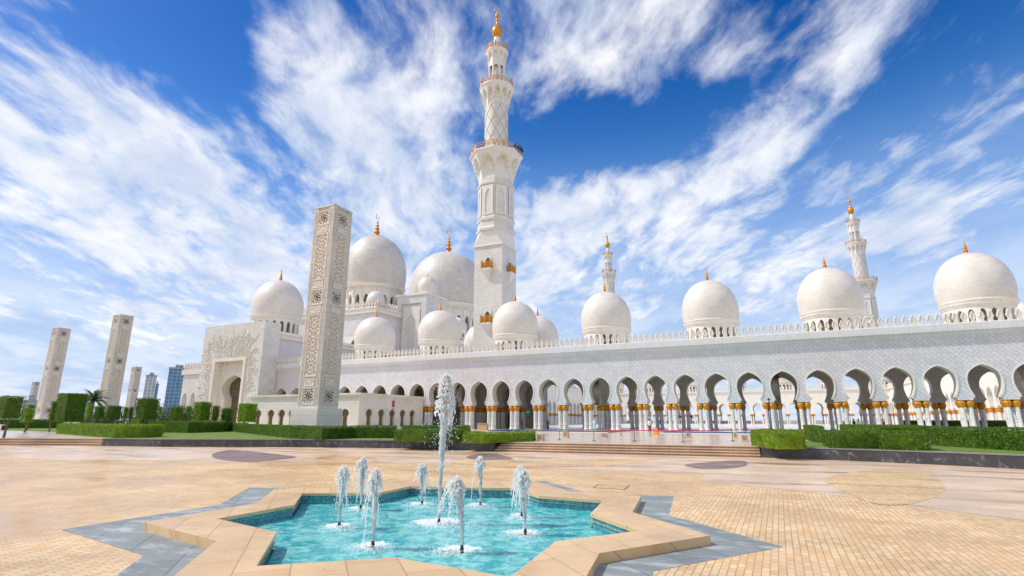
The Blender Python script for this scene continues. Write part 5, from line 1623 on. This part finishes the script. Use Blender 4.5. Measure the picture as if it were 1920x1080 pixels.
def palm(label, px, pyt, d, seed, group=None):
    rnd = random.Random(seed); c = ond(px, 780, d); zt = ond(px, pyt, d).z - RT
    O = Vector((c.x, c.y, RT)); t = thing('palm_tree', label, 'palm', O, group)
    hT = zt * .70; mb = MB(); mb.tube([(rnd.uniform(-.04, .04), rnd.uniform(-.04, .04), hT * i / 10) for i in range(11)], [.34 - .01 * i + (.04 if i % 2 else 0) for i in range(11)], 9); mb.build('trunk', M_BARK, t, O, 50)
    mb = MB(); n = 44
    for k in range(n):
        az = k * 2.4 + rnd.uniform(-.2, .2); e0 = R(82 - 95 * (k / n)) + rnd.uniform(-.1, .1); L = zt * rnd.uniform(.34, .42); p = Vector((0, 0, hT)); e = e0; seg = 12; prev = None; pts = []
        for i in range(seg + 1):
            pts.append(p.copy()); d_ = Vector((math.cos(az) * math.cos(e), math.sin(az) * math.cos(e), math.sin(e))); p = p + d_ * (L / seg); e -= R(3.0 + 7 * i / seg)
        mb.tube([tuple(q) for q in pts], [.05 * (1 - i / seg) + .008 for i in range(seg + 1)], 4)
        sd = Vector((-math.sin(az), math.cos(az), 0))
        for i in range(1, seg * 3):
            f = i / (seg * 3) * seg; a = pts[int(f)].lerp(pts[min(seg, int(f) + 1)], f - int(f)); fw = (pts[min(seg, int(f) + 1)] - pts[int(f)]).normalized(); ll = L * .20 * math.sin(PI * (.12 + .86 * i / (seg * 3))) ** .7
            for sg in (-1, 1):
                tip = a + (sd * sg * .75 + fw * .65 + Vector((0, 0, -.22 + rnd.uniform(-.12, .12)))) * ll; wd = fw * .045 * (d / 120)
                mb.poly([tuple(a - wd), tuple(a + wd), tuple(tip)], [(0, 0)] * 3)
    mb.build('crown', M_PALM, t, O)


palm('date palm with arching fronds between the two left pylons', 170, 728, 135, 7)
for i, (px, yt, lab) in enumerate(((1275, 784, 'far palm seen through an arch beyond the courtyard, left one'), (1296, 783, 'far palm seen through an arch beyond the courtyard, bushier right one'))): palm(lab, px, yt - 6, 330, 20 + i, 'far palms beyond the courtyard')
for i, px in enumerate((1155, 1192, 1240, 1330, 1355, 1395)):
    shrub('far green shrub %s, seen under an arch across the courtyard' % ['left of the jets of columns', 'above the second rope post', 'left of the far palms', 'right of the far palms', 'below the striped towers', 'left of the lamp pole'][i], px, 789, 800, 320, 9, 400 + i, group='far shrubs beyond the courtyard')

# ------------------------------------------------------------------ terrace furniture
for i, (x0, x1, yt, yb, lab) in enumerate(((1007, 1021, 814, 826.5, 'stone lamp block nearest the left step hedge'), (1056, 1067, 809, 820.5, 'stone lamp block second from the left, by the pool edge'), (1128, 1139, 812, 820.5, 'stone lamp block in the middle of the terrace'), (1286, 1296, 811, 820.5, 'stone lamp block at the blue pool edge right of the walkway'), (1375, 1383, 811, 821.5, 'stone lamp block behind the one beside the right hedge'), (1390, 1404, 815, 829, 'stone lamp block beside the right step hedge'))):
    g = onz((x0 + x1) / 2, yb, RT); d = math.hypot(g.x, g.y); w = (onz(x1, yb, RT) - onz(x0, yb, RT)).length / 2 / 1.25; h = ond((x0 + x1) / 2, yt, d).z - RT
    t = thing('lamp_block', lab, 'lamp', g, 'stone lamp blocks on the terrace')
    mb = MB(); mb.box(-w, w, -w, w, 0, h * .9); mb.build('block', M_BLOCK, t, g)
    mb = MB(); mb.box(-w - .03, w + .03, -w - .03, w + .03, h * .9, h); mb.build('cap', M_TERRACE, t, g)
    mb = MB()
    for a in range(3): mb.box(-w * .6 + a * w * .42, -w * .6 + a * w * .42 + w * .26, -w - .02, -w - .004, h * .35, h * .68)
    mb.build('grille', M_STEPR, t, g)

posts = []
for px, py, lab in ((985, 823, 'rope post at the left end of the barrier, behind the step hedge'), (1049, 825, 'rope post left of the pool corner, second in the row'), (1114, 826, 'rope post in front of the middle lamp block'), (1190, 827.5, 'rope post at the middle of the barrier'), (1281, 829, 'rope post left of the lamp block at the pool edge'), (1374, 827, 'rope post in front of the two right lamp blocks'), (1448, 822, 'rope post at the right end of the barrier, behind the step hedge')):
    g = onz(px, py, RT); t = thing('barrier_post', lab, 'post', g, 'rope barrier posts')
    mb = MB(); mb.lathe([(0, 0), (.17, 0), (.17, .02), (.05, .05), (0, .05)], 14); mb.build('base', M_IRON, t, g, 40)
    mb = MB(); mb.lathe([(.026, .04), (.026, .92), (.04, .93), (.04, .97), (.0, 1.0)], 10); mb.build('pole', M_STEEL, t, g, 40)
    posts.append(g)
for i, (a, b) in enumerate(zip(posts, posts[1:])):
    mb = MB(); n = 10; mb.tube([tuple((b - a) * (k / n) + Vector((0, 0, .86 - .05 * math.sin(PI * k / n)))) for k in range(n + 1)], .042, 6)
    o = mb.build('barrier_rope', M_ROPE, None, a, 60)
    tag(o, ['red rope beside the left step hedge', 'red rope between the first lamp blocks', 'red rope left of the middle post', 'red rope crossing the walkway, right of the middle post', 'red rope across the right pool edge', 'red rope beside the right step hedge'][i], 'rope', 'red barrier ropes')
# second, farther pair of posts
for px, py, lab in ((1165, 815.5, 'far rope post at the left of the pool walkway'), (1220, 817, 'far rope post at the right of the pool walkway')):
    g = onz(px, py, RT); t = thing('barrier_post', lab, 'post', g, 'rope barrier posts'); mb = MB(); mb.lathe([(0, 0), (.17, 0), (.17, .02), (.05, .05), (0, .05)], 14); mb.build('base', M_IRON, t, g, 40); mb = MB(); mb.lathe([(.026, .04), (.026, .92), (.04, .93), (.04, .97), (0, 1.0)], 10); mb.build('pole', M_STEEL, t, g, 40)

# reflecting pools along the arcade
for x0, x1, lab in ((-38, -20.5, 'left'), (-13.2, 3.0, 'middle'), (8, 30, 'right')):
    y0, y1 = 71.5, 87.5
    struct(flat_poly('pool_water', [(x0 + .4, y0 + .4), (x1 - .4, y0 + .4), (x1 - .4, y1), (x0 + .4, y1)], [], RT + .10, M_BLUETILE if False else M_WATER))
    mb = MB(); mb.box(x0, x1, y0, y0 + .4, RT, RT + .22); mb.box(x0, x0 + .4, y0 + .4, y1, RT, RT + .22); mb.box(x1 - .4, x1, y0 + .4, y1, RT, RT + .22)
    t = thing('pool_kerb', 'blue tiled kerb of the %s reflecting pool in front of the arcade' % lab, 'kerb', (x0, y0, RT), 'reflecting pool kerbs'); mb.build('tiles', M_BLUETILE, t, (0, 0, 0))
    mb = MB(); mb.box(x0 - .25, x1 + .25, y0 - .25, y0 - .003, RT, RT + .10); mb.build('border', M_FLOORW, t, (0, 0, 0))

# lamp pole
g = ond(1447, 800, 66); g.z = RT; t = thing('lamp_pole', 'thin dark green pole in front of the arcade, behind the right step hedge', 'pole', g)
zt = ond(1443, 748, 66).z - RT
mb = MB(); mb.lathe([(.11, 0), (.11, .25), (.05, .3), (.045, zt)], 10); mb.build('pole', M_IRON, t, g, 40)
mb = MB(); mb.box(-.12, .12, -.09, .09, zt - .12, zt + .06); mb.build('lamp_head', M_IRON, t, g)

# manhole cover flush in the paving
mh = [onz(*q, 0) for q in ((1112, 914.5), (1172, 918.4), (1181, 910.6), (1122, 907.5))]
O = mh[0]; t = thing('manhole_cover', 'square paved manhole cover with a dark frame, right of the basin', 'manhole cover', O)
mb = MB(); out_ = [(p.x - O.x, p.y - O.y) for p in mh]; inn = inset_poly(out_, .035)
for i in range(4):
    j = (i + 1) % 4; mb.poly([(*out_[i], .006), (*out_[j], .006), (*inn[j], .006), (*inn[i], .006)])
mb.build('frame', M_IRON, t, O)
mb = MB(); mb.poly([(*p, .005) for p in inn]); ob = mb.build('lid', M_PAVE, t, O)

# litter bin, left edge
g = onz(6, 806.5, RT); t = thing('litter_bin', 'pale stone litter bin with a dark insert at the left edge', 'bin', g)
mb = MB(); mb.box(-.42, .12, -.4, .4, 0, .95); mb.build('housing', M_PYLONBASE, t, g); mb = MB(); mb.box(.124, .5, -.36, .36, .08, .62); mb.box(.2, .42, -.28, .28, .62, .7); mb.build('insert', M_IRON, t, g)

# ------------------------------------------------------------------ people and small items near the arcade
def person(label, px, py_feet, d, body, legs, hat=None, seed=0, zf=RT, turn=0.0):
    c = ond(px, py_feet, d); O = Vector((c.x, c.y, zf))
    J = {'pel': (0, 0, .95, .15), 'bel': (0, .0, 1.12, .14), 'che': (0, .01, 1.36, .165), 'nk': (0, .01, 1.52, .06), 'ls': (-.19, .01, 1.44, .07), 'rs': (.19, .01, 1.44, .07), 'le': (-.25, .02, 1.16, .048), 're': (.25, .02, 1.16, .048), 'lw': (-.26, -.06, .92, .035), 'rw': (.26, -.06, .92, .035), 'lh': (-.26, -.09, .83, .03), 'rh': (.26, -.09, .83, .03),
         'lp': (-.09, 0, .88, .10), 'rp': (.09, 0, .88, .10), 'lk': (-.10, -.03, .5, .07), 'rk': (.10, .02, .5, .07), 'la': (-.10, .02, .09, .045), 'ra': (.10, .08, .09, .045), 'lt': (-.10, -.12, .04, .04), 'rt': (.10, -.05, .04, .04), 'hd': (0, -.01, 1.62, .085), 'ht': (0, 0, 1.72, .075)}
    names = list(J); me = bpy.data.meshes.new('person')
    E = [('pel', 'bel'), ('bel', 'che'), ('che', 'nk'), ('nk', 'hd'), ('hd', 'ht'), ('che', 'ls'), ('che', 'rs'), ('ls', 'le'), ('rs', 're'), ('le', 'lw'), ('re', 'rw'), ('lw', 'lh'), ('rw', 'rh'), ('pel', 'lp'), ('pel', 'rp'), ('lp', 'lk'), ('rp', 'rk'), ('lk', 'la'), ('rk', 'ra'), ('la', 'lt'), ('ra', 'rt')]
    me.from_pydata([J[n][:3] for n in names], [(names.index(a), names.index(b)) for a, b in E], [])
    o = bpy.data.objects.new('person', me); C.objects.link(o); o.location = O; o.rotation_euler = (0, 0, turn); WL[o.name] = O
    md = o.modifiers.new('skin', 'SKIN'); sv = me.skin_vertices[0].data
    for i, n in enumerate(names): sv[i].radius = (J[n][3], J[n][3] * (.72 if n in ('pel', 'bel', 'che') else 1)); sv[i].use_root = n == 'pel'
    o.modifiers.new('sub', 'SUBSURF').levels = 1
    me.materials.append(M_SKIN); tag(o, label, 'person', 'visitors at the mosque')
    # clothes: a loose robe or shirt and trousers, and hair or cap
    rb = MB()
    if legs is None: rb.lathe([(.27, .06), (.25, .5), (.20, .95), (.22, 1.3), (.20, 1.46), (.09, 1.53)], 14)
    else: rb.lathe([(.20, .86), (.19, 1.05), (.225, 1.32), (.20, 1.46), (.085, 1.53)], 14)
    rb.v = [(v[0], v[1] * .78, v[2]) for v in rb.v]
    for sg in (-1, 1): rb.tube([(sg * .17, .01, 1.46), (sg * .255, .02, 1.16), (sg * .265, -.06, .93)], [.085, .065, .05], 8)
    q = rb.build('robe' if legs is None else 'shirt', body, None, (0, 0, 0), 60); q.parent = o; q.location = (0, 0, 0)
    if legs is not None:
        tb = MB()
        for sg, fy in ((-1, 0), (1, .05)): tb.tube([(sg * .09, 0, .95), (sg * .10, fy * .3, .5), (sg * .10, fy, .10)], [.125, .085, .07], 8)
        q = tb.build('trousers', legs, None, (0, 0, 0), 60); q.parent = o; q.location = (0, 0, 0)
    hb = MB(); hb.lathe([(.100, 1.60), (.112, 1.68), (.095, 1.76), (.05, 1.80), (.0, 1.81)], 12); q = hb.build('cap' if hat else 'hair', hat or M_HAIR, None, (0, 0, 0), 60); q.parent = o; q.location = (0, .015, 0)
    return o


person('person in a black robe standing between the inner columns', 1027, 806, 97, M_CLOTHD, None, None, 1)
person('person in dark clothes in the shade of the arcade, below the green sign', 978, 806, 98, M_CLOTHD, M_CLOTHD, None, 2)
person('person in a white robe walking by the pool', 1115, 808, 88, M_CLOTHW, None, M_CLOTHW, 3)
person('person in a white shirt on the pool walkway', 1219, 812, 80, M_CLOTHW, M_CLOTHD, None, 4)
person('person in dark clothes far across the courtyard', 1238, 800, 190, M_CLOTHD, M_CLOTHD, None, 5)
for i, (px, lab) in enumerate(((1588, 'person in red behind the right hedges, leftmost of the group'), (1603, 'person with a dark shirt beside the one in red'), (1612, 'person in a white top behind the right hedges'), (1657, 'person in dark red standing alone right of the group'))):
    person(lab, px, 806, 92, (M_CLOTHR, M_CLOTHD, M_CLOTHW, M_CLOTHR)[i], M_CLOTHD, (M_CLOTHR, None, None, None)[i], 6 + i, RT, i * .9)
# green sign hanging in the arcade
g = ony(990, 772, 97); t = thing('hanging_sign', 'small green sign hanging under an inner arch', 'sign', g); mb = MB(); mb.box(-.55, .55, -.05, .05, -.55, .55); mb.build('panel', M_GREEN, t, g); mb = MB(); mb.tube([(0, 0, .55), (0, 0, 12.6 - g.z)], .03, 5); mb.build('rod', M_IRON, t, g)
mb = MB(); mb.box(-.22, .22, -.064, -.052, -.1, .12); mb.poly([(-.3, -.06, -.1), (.3, -.06, -.1), (0, -.06, -.32)]); mb.build('arrow', M_WHITEP, t, g)
# reception desk by the left inner columns, orange caution board
g = ony(905, 806, 84); g.z = RT; t = thing('desk', 'pale wooden desk left of the arcade columns, behind the step hedge', 'desk', g)
mb = MB(); mb.box(-.9, .9, -.3, .3, 0, 1.05); mb.build('body', M_WOODDESK, t, g); mb = MB(); mb.box(-1.0, 1.0, -.4, .4, 1.053, 1.12); mb.build('top', M_WOODDESK, t, g)
g = onz(1230, 816, RT); t = thing('caution_board', 'small orange caution board standing on the pool walkway', 'sign', g)
for sg in (-1, 1):
    mb = MB(); mb.poly([(-.28, sg * .25, 0), (.28, sg * .25, 0), (.2, sg * .03, .75), (-.2, sg * .03, .75)]); mb.poly([(-.28, sg * .25 + .02, 0), (.28, sg * .25 + .02, 0), (.2, sg * .03 + .02, .75), (-.2, sg * .03 + .02, .75)]); mb.build('leaf', M_ORANGE, t, g)
